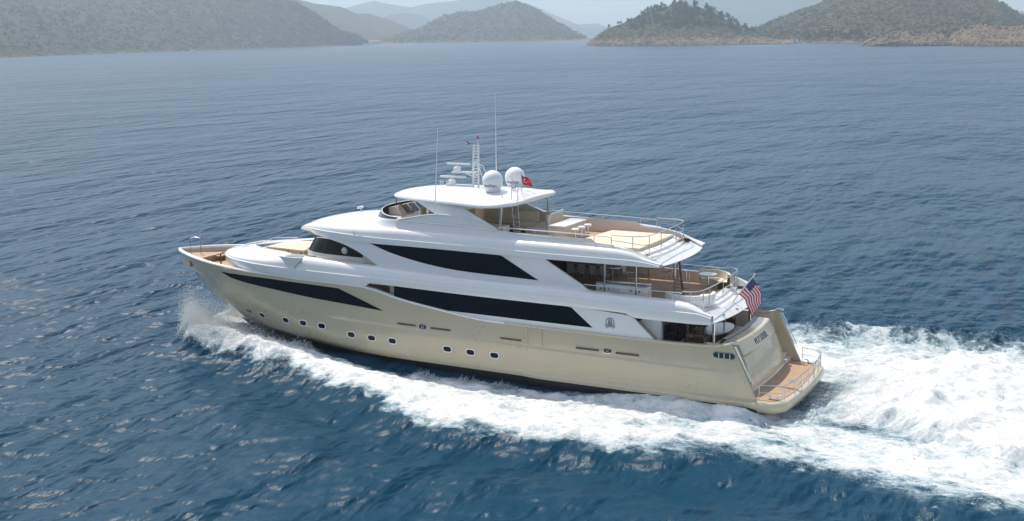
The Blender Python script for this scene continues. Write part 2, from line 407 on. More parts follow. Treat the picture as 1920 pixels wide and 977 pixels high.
bb = MB(); rows = []
for x in X1:
    s = sec1(x)
    yi, zi = s[-1]
    if x < 31.8: s.append((max(yi - .02, 0), zi - .25)); s.append((max(yi - .03, 0), 5.1 if x > 6.3 else min(5.1, zi - .3)))
    else: s.append((max(yi - .05, 0), zi - .02)); s.append((max(yi - .08, 0), max(zi - .16, 5.3)))
    rows.append([(x, y, z) for y, z in s])
bb.grid(rows); bb.mirror()
band1 = bb.build('upper_deck_bulwark', M['white'], Y, ang=32)
# inner face of that bulwark is beige
mb = MB(); rows = []
for x in np.linspace(6.0, 31, 40):
    yi = O1(x) - w_s(x) - .09
    rows.append([(x, yi - .012, min(5.85, z_s(x)) - .02), (x, yi - .03, 5.1)])
mb.grid(rows); mb.mirror(); mb.build('bulwark_lining', M['beige'], band1)
# upper deck slab and soffit
def outline_slab(name, fn, x0, x1, z0, z1, m, parent, n=40, inset=.25):
    mb = MB(); rows = []
    for x in np.linspace(x0, x1, n):
        w = max(fn(x) - inset, .02); rows.append([(x, -w, z0), (x, -w, z1), (x, -w / 3, z1), (x, w / 3, z1), (x, w, z1), (x, w, z0), (x, w / 3, z0), (x, -w / 3, z0)])
    mb.grid(rows, closed=True); k = len(rows) - 1
    mb.add(rows[0], [tuple(range(8))]); mb.add(rows[-1], [tuple(range(8))])
    return mb.build(name, m, parent)
outline_slab('upper_deck_floor', O1, 6.2, 31.6, 4.97, 5.10, M['teak'], Y, inset=.6)
outline_slab('aft_deck_ceiling', O1, 5.1, 12, 4.70, 4.76, M['beige'], Y, inset=.28)
outline_slab('side_deck_ceiling', O1, 12, 26.5, 4.98, 5.03, M['white'], Y, inset=.28)
# foredeck lounge inside the mound
mb = MB(); mb.grid([[(x, y, 5.55 + .1 * (x < 33)) for y in np.linspace(-max(O1(x) - w_s(x) - .1, .05), max(O1(x) - w_s(x) - .1, .05), 6)] for x in np.linspace(31.2, 39.0, 14)])
mb.build('foredeck_lounge_floor', M['white2'], Y)
def pad(name, pts, z0, z1, m, parent, edge=None):
    mb = MB(); mb.prism(pts, z0, z1, 'xy'); o = mb.build(name, m, parent)
    if edge:
        c = (sum(p[0] for p in pts) / len(pts), sum(p[1] for p in pts) / len(pts))
        big = [(c[0] + (p[0] - c[0]) * 1.06, c[1] + (p[1] - c[1]) * 1.04) for p in pts]
        mb = MB(); mb.prism(big, z0 - .06, z1 - .07, 'xy'); mb.build(name + '_surround', edge, parent)
    return o
pad('sun_pad', [(33.0, -1.5), (33.0, 1.5), (36.2, 1.3), (36.2, -1.3)], 5.66, 6.02, M['cream'], Y, M['teak'])
mb = MB()
for y in (-.5, .5): mb.box(33.05, 36.15, y - .012, y + .012, 6.018, 6.026)
mb.build('cushion_seam', M['beige'], Y)
mb = MB(); mb.tube([(36.6, -1.25, 5.85), (38.6, -.95, 5.8), (38.9, 0, 5.78), (38.6, .95, 5.8), (36.6, 1.25, 5.85)], .07)
mb.box(36.45, 36.6, -1.25, 1.25, 5.6, 5.92); mb.build('skylight_coaming', M['white'], Y)
mb = MB()
for y in (-.35, .35): mb.rbox((37.5, y, 5.68), (1.1, .5, .12)); 
mb.build('skylight_hatch', M['smoke'], Y)
mb = MB(); mb.tube([(38.9, -1.6, 5.62), (38.2, -1.7, 6.0), (36.4, -2.0, 6.05)], .02); mb.mirror(); mb.build('grab_rail', M['steel'], Y)
# side door bulge (flared pulpit on the bulwark)
mb = MB(); rows = []
for i in range(17):
    u = i / 16; x = lerp(30.75, 32.75, u); f = math.sin(math.pi * u) ** .7; s = []
    for k in range(9):
        v = k / 8; half = lerp(.22, 1.0, v ** 1.6)
        xx = 31.75 + (u - .5) * 2 * half; zz = lerp(5.35, 6.2, v)
        bulge = lerp(.03, .17, v ** 1.4) * (1 - abs(u - .5) * 2) ** .35 if abs(u - .5) < .5 else 0
        s.append((xx, O1(xx) - .02 + bulge, zz))
    s.append((31.75 + (u - .5) * 1.9, O1(31.75) + bulge - .10, 6.21)); s.append((31.75 + (u - .5) * 1.6, O1(31.75) - .16, 5.95))
    rows.append(s)
mb.grid(rows); mb.mirror(); mb.build('side_gate', M['white'], band1)
mb = MB(); mb.prism([(31.1, 3.3), (31.15, 4.1), (32.35, 4.1), (32.4, 3.3)], 6.05, 6.185, 'xy'); mb.mirror(); mb.build('gate_recess', M['grey'], band1)
mb = MB(); mb.rbox((30.6, 3.62, 6.15), (.5, .1, .22)); mb.mirror(); mb.build('vent_grille', M['grey'], band1)

# aft end of an overhanging deck: terrace section swept across the beam
def aft_terrace(name, half, x0, sweep, sec, m, parent, n=28, powr=2.2):
    mb = MB(); rows = []
    for i in range(n + 1):
        y = lerp(-half, half, i / n); d = sweep * (abs(y) / half) ** powr
        e = sst(half - .0, half - .5, abs(y))
        rows.append([(x0 + dx + d, y * (1 + yw), z) for dx, z, yw in sec])
    mb.grid(rows); return mb.build(name, m, parent, ang=25)
aft_terrace('aft_bulwark', 3.9, 4.55, .55, [(2.2, 4.70, 0), (.35, 4.62, 0), (.0, 4.62, 0), (-.03, 4.67, 0), (.55, 4.98, 0), (.62, 5.03, 0), (.74, 5.03, 0), (.80, 4.96, 0), (1.05, 4.94, 0), (1.12, 5.06, 0), (1.30, 5.10, 0), (1.36, 5.20, 0), (1.62, 5.26, 0), (1.70, 5.24, 0), (1.72, 5.08, 0)], M['white'], Y)
# panel joints on the terrace
mb = MB()
for y in (-2.6, -1.3, 0, 1.3, 2.6):
    d = .55 * (abs(y) / 3.9) ** 2.2
    mb.tube([(4.57 + d, y, 4.69), (5.10 + d, y, 4.985)], .008, 5); mb.tube([(5.9 + d, y, 5.21), (6.15 + d, y, 5.265)], .008, 5)
mb.build('panel_joint', M['grey'], Y)

# ---- main deck house
mb = MB(); mb.box(7.85, 25.0, -3.5, 3.5, 2.6, 4.98); house1 = mb.build('main_deck_house', M['white'], Y, smooth=False)
mb = MB(); mb.box(7.80, 7.84, -3.2, 3.2, 2.75, 4.6); mb.build('saloon_doors', M['glass'], house1, smooth=False)
mb = MB()
for y in (-3.2, -1.6, 0, 1.6, 3.2): mb.box(7.77, 7.83, y - .03, y + .03, 2.7, 4.65)
mb.build('door_frame', M['wood'], house1, smooth=False)
def s_main(x, z): return 4.24 * min(1, B(x) / 4.3) - .02
w3t = tab([(10.9, 4.89), (12.76, 4.92), (18.7, 4.95), (24.2, 5.04)])
w3tt = tab([(11.15, 3.90), (12.76, 4.90), (18.7, 4.94), (24.2, 5.03)])
w3b = tab([(11.15, 3.87), (16.6, 3.90), (21, 3.92), (21.9, 3.95), (24.2, 4.2)])
strip('saloon_window', w3tt, w3b, 11.15, 24.2, s_main, M['glass'], house1, n=44, off=-.015)
strip('lower_side_panel', w3b, tab([(10.5, 3.5), (24.2, 3.5)]), 11.0, 21.2, s_main, M['white'], house1, n=30, off=-.005)
mb = MB()
for x in (13.6, 16.2, 18.9, 21.5): mb.box(x, x + .03, 4.15, s_main(x, 4) - .008, 3.95, 4.9)
mb.mirror(); mb.build('window_mullion', M['glass'], house1, smooth=False)
mb = MB()
for x in (23.35, 23.75): mb.tube([(x, 3.98, 3.9), (x, 3.98, 5.0)], .035)
mb.mirror(); mb.build('side_deck_post', M['steel'], house1)
# emblem wing panel
poly = [(12.78, 4.95), (9.25, 4.72), (8.05, 3.62), (7.98, 3.5), (10.98, 3.5), (11.08, 3.86)]
mb = MB(); rows = []
for i in range(25):
    x = lerp(7.98, 12.78, i / 24)
    top = tab([(7.98, 3.56), (9.25, 4.74), (12.78, 4.96)])(x); bot = tab([(7.98, 3.5), (10.98, 3.5), (12.78, 4.94)])(x)
    rows.append([(x, s_main(x, 0) + .005, lerp(bot, top, j / 5)) for j in range(6)] + [(x, s_main(x, 0) - .12, top)])
mb.grid(rows); mb.mirror(); wing1 = mb.build('aft_wing_panel', M['white'], Y)
mb = MB(); mb.prism([(7.95, 3.5), (9.3, 4.72), (10.4, 4.72), (10.2, 3.5)], 3.52, 3.56); mb.mirror(); mb.build('inner_wing_panel', M['beige'], Y, smooth=False)
mb = MB(); mb.lathe([(0, .14), (.10, .12), (.12, 0)], (9.0, 3.58, 4.5), 14, 'y'); mb.mirror(); mb.build('deck_speaker', M['dark'], Y)
# emblem
for sd_ in (1, -1):
    yy = lambda x: sd_ * (s_main(x, 0) + .02)
    cx, cz = 10.45, 4.27
    mb = MB(); ring = [(.27, .31)]
    n = 32; rows = [[(cx + r * math.cos(2 * math.pi * j / n), yy(cx), cz + r * math.sin(2 * math.pi * j / n)) for r in (.215, .25)] for j in range(n + 1)]
    mb.grid(rows)
    for dx, h, w in ((-.085, .27, .06), (0.0, .36, .075), (.09, .26, .06)):
        sgn = -sd_
        mb.add([(cx + sgn * (dx - w / 2), yy(cx), cz - .10), (cx + sgn * (dx + w / 2), yy(cx), cz - .10), (cx + sgn * (dx + w * .1), yy(cx), cz - .10 + h), (cx + sgn * (dx - w * .3), yy(cx), cz - .10 + h * .92)], [(0, 1, 2, 3)])
    mb.add([(cx - .17, yy(cx), cz - .12), (cx + .17, yy(cx), cz - .12), (cx + .10, yy(cx), cz - .17), (cx - .10, yy(cx), cz - .17)], [(0, 1, 2, 3)])
    for a0 in (205, 290):
        rows = [[(cx + r * math.cos(rad(a0 + 45 * j / 8)), yy(cx), cz + r * math.sin(rad(a0 + 45 * j / 8)) + 0.0) for r in (.31, .35)] for j in range(9)]
        mb.grid(rows)
    mb.build('emblem', M['letter'], wing1, smooth=False)

# ---- stern: cockpit deck, transom, stairs, platform
mb = MB(); mb.box(4.35, 9.5, -3.95, 3.95, 2.55, 2.62); mb.build('aft_deck_floor', M['teakw'], Y, smooth=False)
mb = MB(); rows = []
sec = [(1.0, 3.02), (.95, 3.30), (.62, 3.60), (.58, 3.63), (.02, 3.62), (-.04, 3.58), (-.12, 3.40), (-.36, 2.95), (-.34, 2.90), (-.26, 2.86), (-.30, 2.80), (-.52, 2.2), (-.72, 1.6), (-.80, 1.22), (-.88, 1.16), (-.88, 1.05)]
for i in range(25):
    y = lerp(-2.72, 2.72, i / 24); c = .22 * (abs(y) / 2.72) ** 2
    rows.append([(3.76 + dx + c * (1.0 if z > 2.8 else .55), y * (1 + .05 * (3.6 - z) / 2.5), z) for dx, z in sec])
mb.grid(rows)
for k in (0, -1):
    r = rows[k]; mb.add(r + [(5.6, r[0][1], 3.02), (5.6, r[-1][1], 1.05)], [tuple(list(range(len(r))) + [len(r) + 1, len(r)])])
transom = mb.build('transom', M['gold'], Y, ang=28)
mb = MB(); rows = [[(4.36 + dx + .22 * (abs(y) / 2.72) ** 2, y, z) for dx, z in ((0, 3.645), (.25, 3.66), (.5, 3.2), (.55, 2.95))] for y in np.linspace(-2.6, 2.6, 21)]
mb.grid(rows); mb.build('settee_back', M['mesh'], transom)
mb = MB(); rows = [[(4.9 + dx + .22 * (abs(y) / 2.72) ** 2, y, z) for dx, z in ((0, 3.06), (.6, 3.07), (.62, 2.62))] for y in np.linspace(-2.4, 2.4, 21)]
mb.grid(rows); mb.build('settee_seat', M['cream'], transom)
# name lettering on the curved transom
vs, fs = text_mesh('M.Y STEEL', .44, .014)
def tmap(v):
    yy = -v[0] * 1.05; z = 3.10 + v[1] * .95; t = (z - 2.95) / (3.40 - 2.95); c = .22 * (abs(yy) / 2.72) ** 2
    return (3.76 + lerp(-.36, -.12, t) + c - .012 - v[2], yy + .2 - .2, z)
mb = MB(); mb.add([tmap(v) for v in vs], fs); mb.build('name_lettering', M['letter'], transom, smooth=False)
# stairs both sides
for s_ in (1, -1):
    mb = MB(); n = 7
    for k in range(n):
        z1 = 1.05 + (2.62 - 1.05) * (k + 1) / n; x0 = 3.0 + k * .27
        mb.box(x0, 5.2, min(s_ * 2.86, s_ * 3.92), max(s_ * 2.86, s_ * 3.92), z1 - .22, z1)
    mb.build('stern_stairs', M['beige'], Y, smooth=False)
mb = MB(); rows = []
for z in (1.05, 1.6, 2.2, 2.8, 3.3, 3.75): rows.append([(xe(z) + .02, B(3.4) - .02, z), (xe(z) + .02, 3.93, z), (5.2, 3.93, z)])
mb.grid(rows); mb.mirror(); mb.build('stair_wing', M['gold'], Y)
mb = MB()
for a, b in (((3.62, 4.02, 3.70), (2.75, 4.0, 1.95)),): mb.tube([a, b], .035); mb.tube([(a[0] + .1, a[1] - .06, a[2]), (b[0] + .1, b[1] - .06, b[2])], .03)
mb.mirror(); mb.build('stair_handrail', M['steel'], Y)
mb = MB(); mb.rbox((3.72, 3.98, 3.86), (.42, .16, .1)); mb.mirror(); mb.build('corner_fairlead', M['steel'], Y)
# platform
def pf(y): return .80 + .22 * (abs(y) / 3.5) ** 2
def platform_outline(inset, n=8):
    pts = []
    h = 4.22 - inset; r = 1.0
    pts.append((4.6, h - .10)); pts.append((3.4, h)); pts.append((2.2, h))
    for k in range(1, n + 1):
        a = math.pi / 2 * k / n; pts.append((2.0 - (2.0 - pf(3.2) - inset) * math.sin(a), h - r + r * math.cos(a)))
    for y in np.linspace(h - r - .3, 0, 8): pts.append((pf(y) + inset, float(y)))
    return pts
def ring_pts(inset): 
    p = platform_outline(inset); return p + [(x, -y) for x, y in p[::-1][1:]]
mb = MB(); rows = []
for ins, z in ((.42, .38), (.20, .44), (.05, .56), (.0, .72), (.02, .88), (.10, .99), (.20, 1.02), (.42, 1.03)):
    rows.append([(x, y, z) for x, y in ring_pts(ins)])
mb.grid(list(map(list, zip(*rows)))); 
top = rows[-1]; mb.add(top, [tuple(range(len(top)))]); mb.add(rows[0], [tuple(range(len(top)))])
plat = mb.build('swim_platform', M['gold'], Y)
mb = MB(); tp = [(x, y) for x, y in ring_pts(.38)]
tp = [(min(x, 3.4), y) for x, y in tp]
mb.prism(tp, 1.034, 1.055, 'xy'); mb.build('teak_deck', M['teak'], plat, smooth=False)
mb = MB(); mb.box(1.55, 1.95, -.35, .35, 1.056, 1.062); mb.build('deck_hatch', M['grey'], plat, smooth=False)
def gate(pts, z0, z1, posts, name='platform_rail', r=.022):
    mb = MB(); 
    for p in posts: mb.tube([(p[0], p[1], z0), (p[0], p[1], z1)], r)
    for z in (z1, lerp(z0, z1, .52)): mb.tube([(p[0], p[1], z) for p in pts], r * (1 if z == z1 else .8))
    return mb.build(name, M['steel'], plat)
for s_ in (1, -1):
    gate([(2.4, s_ * 3.95), (1.32, s_ * 3.6)], 1.04, 1.83, [(2.4, s_ * 3.95), (1.32, s_ * 3.6)])
    gate([(1.24, s_ * 3.45), (1.06, s_ * 2.3)], 1.04, 1.83, [(1.24, s_ * 3.45), (1.06, s_ * 2.3)])
    gate([(1.05, s_ * 2.2), (1.0, s_ * 1.2)], 1.04, 1.83, [(1.05, s_ * 2.2), (1.0, s_ * 1.2)])
gate([(1.0, 1.1), (.98, -.0), (1.0, -1.1)], 1.04, 1.83, [(1.0, 1.1), (.98, 0), (1.0, -1.1)])
for s_ in (1, -1):
    mb = MB(); mb.rbox((1.75, s_ * 3.55, 1.10), (.5, .12, .06)); mb.tube([(1.6, s_ * 3.55, 1.1), (1.5, s_ * 3.55, 1.26), (1.35, s_ * 3.55, 1.28)], .04); mb.tube([(1.9, s_ * 3.55, 1.1), (2.0, s_ * 3.55, 1.26), (2.15, s_ * 3.55, 1.28)], .04); mb.build('mooring_cleat', M['steel'], plat)

# ---- upper deck house
def s_up(x, z): return 3.70 - .10 * (z - 5.7) / 1.6 * 1.0 - max(0, x - 24) ** 2 * .004
blade_b = stab([(25.35, 5.82), (26.6, 6.50), (27.4, 6.84), (28.22, 7.10), (29.05, 7.28), (29.93, 7.42), (30.6, 7.5)])
top2 = lambda x: 7.36
botU = lambda x: max(5.6, blade_b(x) if x > 25.1 else (5.6 if x > 12.0 else 5.6))
aftU = tab([(11.9, 5.75), (12.25, 6.0), (14.64, 7.28)])
mb = MB(); rows = []
for x in list(np.linspace(11.7, 25.2, 46)) + list(np.linspace(25.4, 30.4, 22)):
    tp_ = min(7.36, aftU(x)) if x < 14.64 else 7.36
    bt = 5.6 if x < 25.2 else min(blade_b(x), 7.35)
    yy = [(x, s_up(x, lerp(bt, tp_, j / 6)), lerp(bt, tp_, j / 6)) for j in range(7)]
    rows.append([(x, yy[0][1] - .12, yy[0][2])] + yy + [(x, yy[-1][1] - .12, yy[-1][2])])
mb.grid(rows); mb.add(rows[0], [tuple(range(9))]); mb.mirror()
house2 = mb.build('upper_side_panel', M['white'], Y)
w2t = tab([(14.97, 6.08), (17.32, 7.27), (23.3, 7.33), (26.32, 7.36)]); w2b = stab([(14.97, 6.06), (16.7, 6.10), (18.5, 6.13), (20.31, 6.2), (21.8, 6.34), (23.4, 6.58), (24.9, 6.90), (26.32, 7.34)])
strip('upper_saloon_window', w2t, w2b, 14.97, 26.32, s_up, M['glass'], house2, n=50, off=.012)
mb = MB(); 
for x in (17.3, 19.7, 22.1): mb.box(x, x + .02, s_up(x, 6.6) - .02, s_up(x, 6.6) + .015, 6.3 if x < 21 else 6.5, 7.2)
mb.mirror(); mb.build('window_mullion', M['glass'], house2, smooth=False)
mb = MB(); mb.box(16.6, 27, -3.3, 3.3, 5.1, 7.4); hc = mb.build('upper_saloon', M['beige'], Y, smooth=False)
mb = MB(); mb.box(16.55, 16.59, -3.0, 3.0, 5.15, 7.2); mb.build('saloon_doors', M['glass'], hc, smooth=False)
# wheelhouse
def wh_out(z):
    k = (z - 6.2); a = 5.9 - .75 * k; b = 2.9 - .12 * k
    return [(26.9 + a * max(0, math.cos(t)) ** .62, b * math.copysign(abs(math.sin(t)) ** .62, math.sin(t)), z) for t in np.linspace(-math.pi / 2, math.pi / 2, 41)]
mb = MB(); mb.grid([wh_out(z) for z in (6.22, 6.6, 7.0, 7.5)]); wh = mb.build('wheelhouse_windows', M['glass'], Y)
mb = MB(); mb.grid([[(x + .05, y * 1.02, zz) for x, y, z in wh_out(6.2)] for zz in (5.1, 5.7, 6.16, 6.2)] + [[(x, y, 6.23) for x, y, z in wh_out(6.2)]]); mb.build('wheelhouse_base', M['white'], Y)
mb = MB()
for t in (6, 12, 20, 28, 34): 
    a = wh_out(6.24)[t]; b = wh_out(7.4)[t]; mb.tube([(a[0] + .01, a[1] * 1.005, a[2]), (b[0] + .01, b[1] * 1.005, b[2])], .025, 6)
mb.build('window_post', M['boot'], wh)
for s_ in (1, -1):
    mb = MB(); mb.lathe([(0, .12), (.12, .1), (.21, .03), (.22, 0)], (28.7, s_ * 2.86, 6.55), 24, 'y', rot=Matrix.Diagonal((1, s_, 1))); wd = mb.build('round_vent_cover', M['white'], wh)
    mb = MB(); mb.lathe([(0, .14), (.05, .13)], (28.7, s_ * 2.86, 6.55), 12, 'y', rot=Matrix.Diagonal((1, s_, 1))); mb.build('vent_hub', M['grey'], wh)

# ---- band 2 : fly deck fascia, roof and coaming
O2 = stab([(7.9, 3.5), (9, 3.68), (12, 3.74), (20, 3.80), (25, 3.78), (27.5, 3.66), (29.2, 3.42), (30.4, 3.08), (31.4, 2.66), (32.4, 2.05), (33.2, 1.4), (33.75, .75), (34.0, .3), (34.05, 0)])
zb2 = stab([(7.9, 7.27), (9, 7.28), (14, 7.28), (23, 7.34), (31.0, 7.33), (32.5, 7.25), (34.05, 7.10)])
zc2 = stab([(7.9, 7.34), (8.6, 7.5), (9.6, 7.59), (14, 7.6), (20, 7.68), (26, 7.71), (29.2, 7.77), (31.4, 7.74), (33, 7.46), (34.05, 7.2)])
zs2 = stab([(7.9, 7.36), (8.3, 7.5), (8.8, 7.72), (9.4, 7.95), (10.4, 8.08), (14, 8.14), (18, 8.17), (21.7, 8.24), (24, 8.27), (27, 8.27), (29.3, 8.22), (31, 8.1), (32.7, 7.78), (34.05, 7.22)])
zt2 = stab([(24, 8.62), (26, 8.62), (27.2, 8.60), (28.5, 8.56), (29.5, 8.5), (31, 8.28), (32.7, 7.88), (33.5, 7.58), (34.05, 7.24)])
def sec2(x):
    o = O2(x); zb, zc, zs = zb2(x), zc2(x), zs2(x)
    q = .75 * sst(29.5, 33.6, x); s = [(max(o - .35 - q, 0), zb + .05), (max(o - .03 - q, 0), zb), (max(o - q * .85, 0), zb + .03), (o + .03 if o > .05 else o, zc - .04), (o + .025 if o > .05 else o, zc), (max(o - .05, 0), zc + .015), (max(o - .07, 0), zc + .08)]
    w = min(.42 if x < 24 else lerp(.42, .9, sst(24, 29, x)), o)
    for k in range(1, 9):
        a = math.pi / 2 * k / 8; s.append((max(o - .07 - (w - .07) * (1 - math.cos(a)), 0), zc + .08 + max(zs - zc - .08, .003) * math.sin(a)))
    return s, w
b2 = MB(); rows = []
for x in sorted(set([7.95, 8.1, 8.3, 8.5, 8.8, 9.1, 9.4, 9.8] + [round(q, 3) for q in np.arange(10.2, 24.3, .6)] + [24.5])):
    s, w = sec2(x); o = O2(x)
    zc_ = {0: 0}[0]
    co = stab([(7.9, 7.36), (8.9, 7.77), (9.6, 8.02), (10.5, 8.18), (12, 8.30), (14.2, 8.40), (16.4, 8.48), (18, 8.57), (21, 8.70), (24.6, 8.76)])(x)
    yi = o - w; zs = zs2(x)
    s += [(yi - .03, zs + .005), (yi - .06, max(zs + .05, lerp(zs, co, .5))), (yi - .10, max(co, zs + .02)), (yi - .13, max(co, zs + .02) + .02), (yi - .20, max(co, zs + .02)), (yi - .22, min(7.72, zs - .02))]
    rows.append([(x, y, z) for y, z in s])
b2.grid(rows); b2.mirror(); band2 = b2.build('fly_deck_bulwark', M['white'], Y, ang=32)
b2 = MB(); rows = []
for x in [24.5] + [24.5 + 9.55 * (1 - (1 - i / 44) ** 1.7) for i in range(1, 45)]:
    s, w = sec2(x); o = O2(x); y0 = s[-1][0]; z0 = s[-1][1]; zt = max(zt2(x), z0 + .004)
    for k in range(1, 9):
        u = k / 8; s.append((y0 * (1 - u), z0 + (zt - z0) * math.sin(u * math.pi / 2) ** .8))
    s = [(y, z) for y, z in s]
    rows.append([(x, y, z) for y, z in s])
b2.grid(rows); b2.mirror(); b2.build('wheelhouse_roof', M['white'], Y, ang=32)
mb = MB(); rows = []
for x in np.linspace(9.3, 24.4, 40): rows.append([(x, O2(x) - .665, min(8.6, zs2(x) + .05 + (.3 if x > 12 else .0))), (x, O2(x) - .68, 7.72)])
mb.grid(rows); mb.mirror(); mb.build('bulwark_lining', M['beige'], band2)
outline_slab('fly_deck_floor', O2, 9.1, 27.0, 7.60, 7.72, M['teak'], Y, inset=.6)
outline_slab('upper_deck_ceiling', O2, 8.4, 33.2, 7.30, 7.34, M['beige'], Y, inset=.3)
aft_terrace('fly_aft_bulwark', 3.5, 7.62, .50, [(1.6, 7.30, 0), (.3, 7.26, 0), (.0, 7.25, 0), (-.03, 7.29, 0), (.58, 7.52, 0), (.64, 7.56, 0), (.74, 7.56, 0), (.80, 7.48, 0), (1.02, 7.46, 0), (1.08, 7.58, 0), (1.28, 7.62, 0), (1.34, 7.74, 0), (1.62, 7.82, 0), (1.70, 7.82, 0), (1.72, 7.7, 0)], M['white'], Y)
mb = MB()
for y in (-2.2, -1.1, 0, 1.1, 2.2):
    d = .5 * (abs(y) / 3.5) ** 2.2
    mb.tube([(8.72 + d, y, 7.59), (8.92 + d, y, 7.64)], .008, 5); mb.tube([(8.98 + d, y, 7.75), (9.25 + d, y, 7.835)], .008, 5)
mb.build('panel_joint', M['grey'], Y)
# small bright things on the band
mb = MB(); 
for q in (0, .25, .45): mb.lathe([(0, .06), (.05, .04), (.06, 0)], (27.2 - q, O2(27) - .0, 7.72), 10)
mb.tube([(27.3, O2(27) - .02, 7.72), (27.38, O2(27) - .05, 7.98)], .02); mb.mirror(); mb.build('navigation_light', M['steel'], band2)
mb = MB(); mb.tube([(29.45, .0, 8.5), (29.45, 0, 8.72)], .03); mb.rbox((29.5, 0, 8.78), (.12, .55, .14)); mb.rbox((29.5, .0, 8.78), (.3, .12, .1)); mb.build('searchlight', M['plate'], Y)

# ---- flybridge: coaming wings, windscreen, helm
archz = stab([(17.75, 8.60), (18.6, 8.84), (19.5, 9.06), (20.4, 9.22), (21.2, 9.27), (22.2, 9.20), (23.2, 9.02), (24.2, 8.82), (24.6, 8.76)])
mb = MB(); rows = []
for x in np.linspace(17.75, 24.6, 36):
    z1 = archz(x); z0 = 8.45 if x < 20 else 8.6
    z0 = stab([(17, 8.50), (18, 8.56), (21, 8.69), (24.6, 8.74)])(x)
    y = O2(x) - .50
    rows.append([(x, y - .02, z0), (x, y - .05, max(z1 - .03, z0)), (x, y - .03, max(z1, z0 + .01)), (x, y - .12, max(z1 + .01, z0 + .01)), (x, y - .16, max(z1 - .03, z0)), (x, y - .16, 7.7)])
mb.grid(rows); mb.mirror(); wing = mb.build('flybridge_wing', M['white'], Y, ang=30)
mb = MB(); mb.tube([(x, O2(x) - .50, archz(x) + .0) for x in np.linspace(17.75, 24.6, 30)], .035, 8); mb.mirror(); mb.build('wing_edge_highlight', M['white'], wing)  # added white tube that draws the bright highlight along the arch edge
mb = MB(); mb.tube([(x, O2(x) - .47, stab([(10.5, 8.20), (12, 8.31), (14.2, 8.41), (16.4, 8.49), (18, 8.57), (21, 8.69), (24.6, 8.74)])(x)) for x in np.linspace(10.6, 24.5, 40)], .03, 8); mb.mirror(); mb.build('coaming_edge_highlight', M['white'], wing)  # tube added to shape a bright highlight line into the coaming top
# embossed marks
mb = MB()
for k, (x, h, sl) in enumerate([(20.35, .34, .12), (20.15, .34, .12), (19.92, .26, .10), (19.75, .2, .05), (19.6, .26, .1), (19.45, .3, .1), (19.3, .26, .1), (19.15, .3, .1), (19.0, .22, .1)]):
    y = O2(x) - .535; mb.tube([(x + .0, y, 8.72), (x - sl, y - .01, 8.72 + h * .8)], .016, 5)
mb.mirror(); mb.build('embossed_mark', M['white'], wing)
# windscreen
mb = MB(); rows = []; rail = []
for i in range(33):
    t = lerp(-1, 1, i / 32); a = t * math.pi / 2 * 1.0
    ca, sa = max(0, math.cos(a)), math.sin(a)
    bx = 24.6 + 2.65 * ca ** .85; by = 3.12 * math.copysign(abs(sa) ** .85, sa)
    zb_ = 8.60 - .02 + .10 * abs(sa) ** 2; h = .62 - .42 * abs(sa) ** 2.5
    tx = 24.55 + 2.25 * ca ** .85; ty = by * .97
    rows.append([(bx, by, zb_ - .15), (lerp(bx, tx, .5) + .02, lerp(by, ty, .5), zb_ + h * .5), (tx, ty, zb_ + h)]); rail.append((tx, ty, zb_ + h + .01))
mb.grid(rows); ws = mb.build('windscreen', M['smoke'], Y)
cbm = MB(); crow = []
for i in range(33):
    t = lerp(-1, 1, i / 32); a = t * math.pi / 2; ca, sa = max(0, math.cos(a)), math.sin(a); r_ = []
    for k, (o_, z_) in enumerate([(.95, -.20), (.62, -.10), (.36, .04), (.18, .20), (.08, .34), (.0, .38), (-.08, .38), (-.10, .1)]):
        x_ = 24.3 + (2.95 + o_ * 1.0) * ca ** .85; y_ = (3.14 + o_ * .32) * math.copysign(abs(sa) ** .85, sa)
        r_.append((x_, y_, 8.28 + z_ + .10 * abs(sa) ** 2 - (.10 if k < 2 else 0) * ca))
    crow.append(r_)
cbm.grid(crow); cbm.build('windscreen_coaming', M['white'], Y, ang=50)
mb = MB(); mb.tube(rail, .03); mb.build('windscreen_rail', M['white'], ws)
mb = MB(); mb.box(18, 27.0, -2.95, 2.95, 7.72, 7.725); mb.build('flybridge_carpet', M['teakw'], Y, smooth=False)
mb = MB(); mb.prism([(26.6, 7.72), (26.7, 9.05), (26.2, 9.15), (25.65, 8.62), (25.55, 7.72)], -1.9, .9); hc_ = mb.build('helm_console', M['beige'], Y, smooth=False)
mb = MB()
for y in (-1.5, -.75, 0): mb.add([(26.17, y - .3, 9.14), (26.17, y + .32, 9.14), (25.70, y + .32, 8.69), (25.70, y - .3, 8.69)], [(0, 1, 2, 3)])
mb.build('instrument_screen', M['screen'], hc_, smooth=False)
mb = MB(); mb.lathe([(.0, .12), (.07, .1), (.09, .04), (.09, 0)], (26.35, .1, 9.12), 14); mb.build('compass', M['dark'], hc_)
mb = MB(); ringp = [(25.45 + .05 * math.cos(a), -.1 + .22 * math.cos(a), 8.75 + .22 * math.sin(a)) for a in np.linspace(0, 2 * math.pi, 21)[:-1]]
mb.tube(ringp, .02, 6, closed=True); mb.tube([(25.6, -.1, 8.7), (25.45, -.1, 8.75)], .03); mb.build('steering_wheel', M['wood'], hc_)
def helm_seat(x, y):
    mb = MB(); mb.rbox((x, y, 8.42), (.55, .55, .16)); mb.rbox((x - .27, y, 8.75), (.14, .55, .62)); o = mb.build('helm_seat', M['cream'], Y)
    mb = MB(); mb.tube([(x, y, 7.72), (x, y, 8.36)], .06); mb.build('pedestal', M['steel'], o)
for y in (-1.4, -.5, .45): helm_seat(24.75, y)
mb = MB(); mb.rbox((23.2, 1.9, 8.05), (1.6, 1.2, .5)); mb.rbox((22.5, 1.9, 8.5), (.2, 1.3, .6)); mb.rbox((23.2, -1.9, 8.05), (1.6, 1.2, .5)); mb.build('companion_seat', M['cream'], Y)
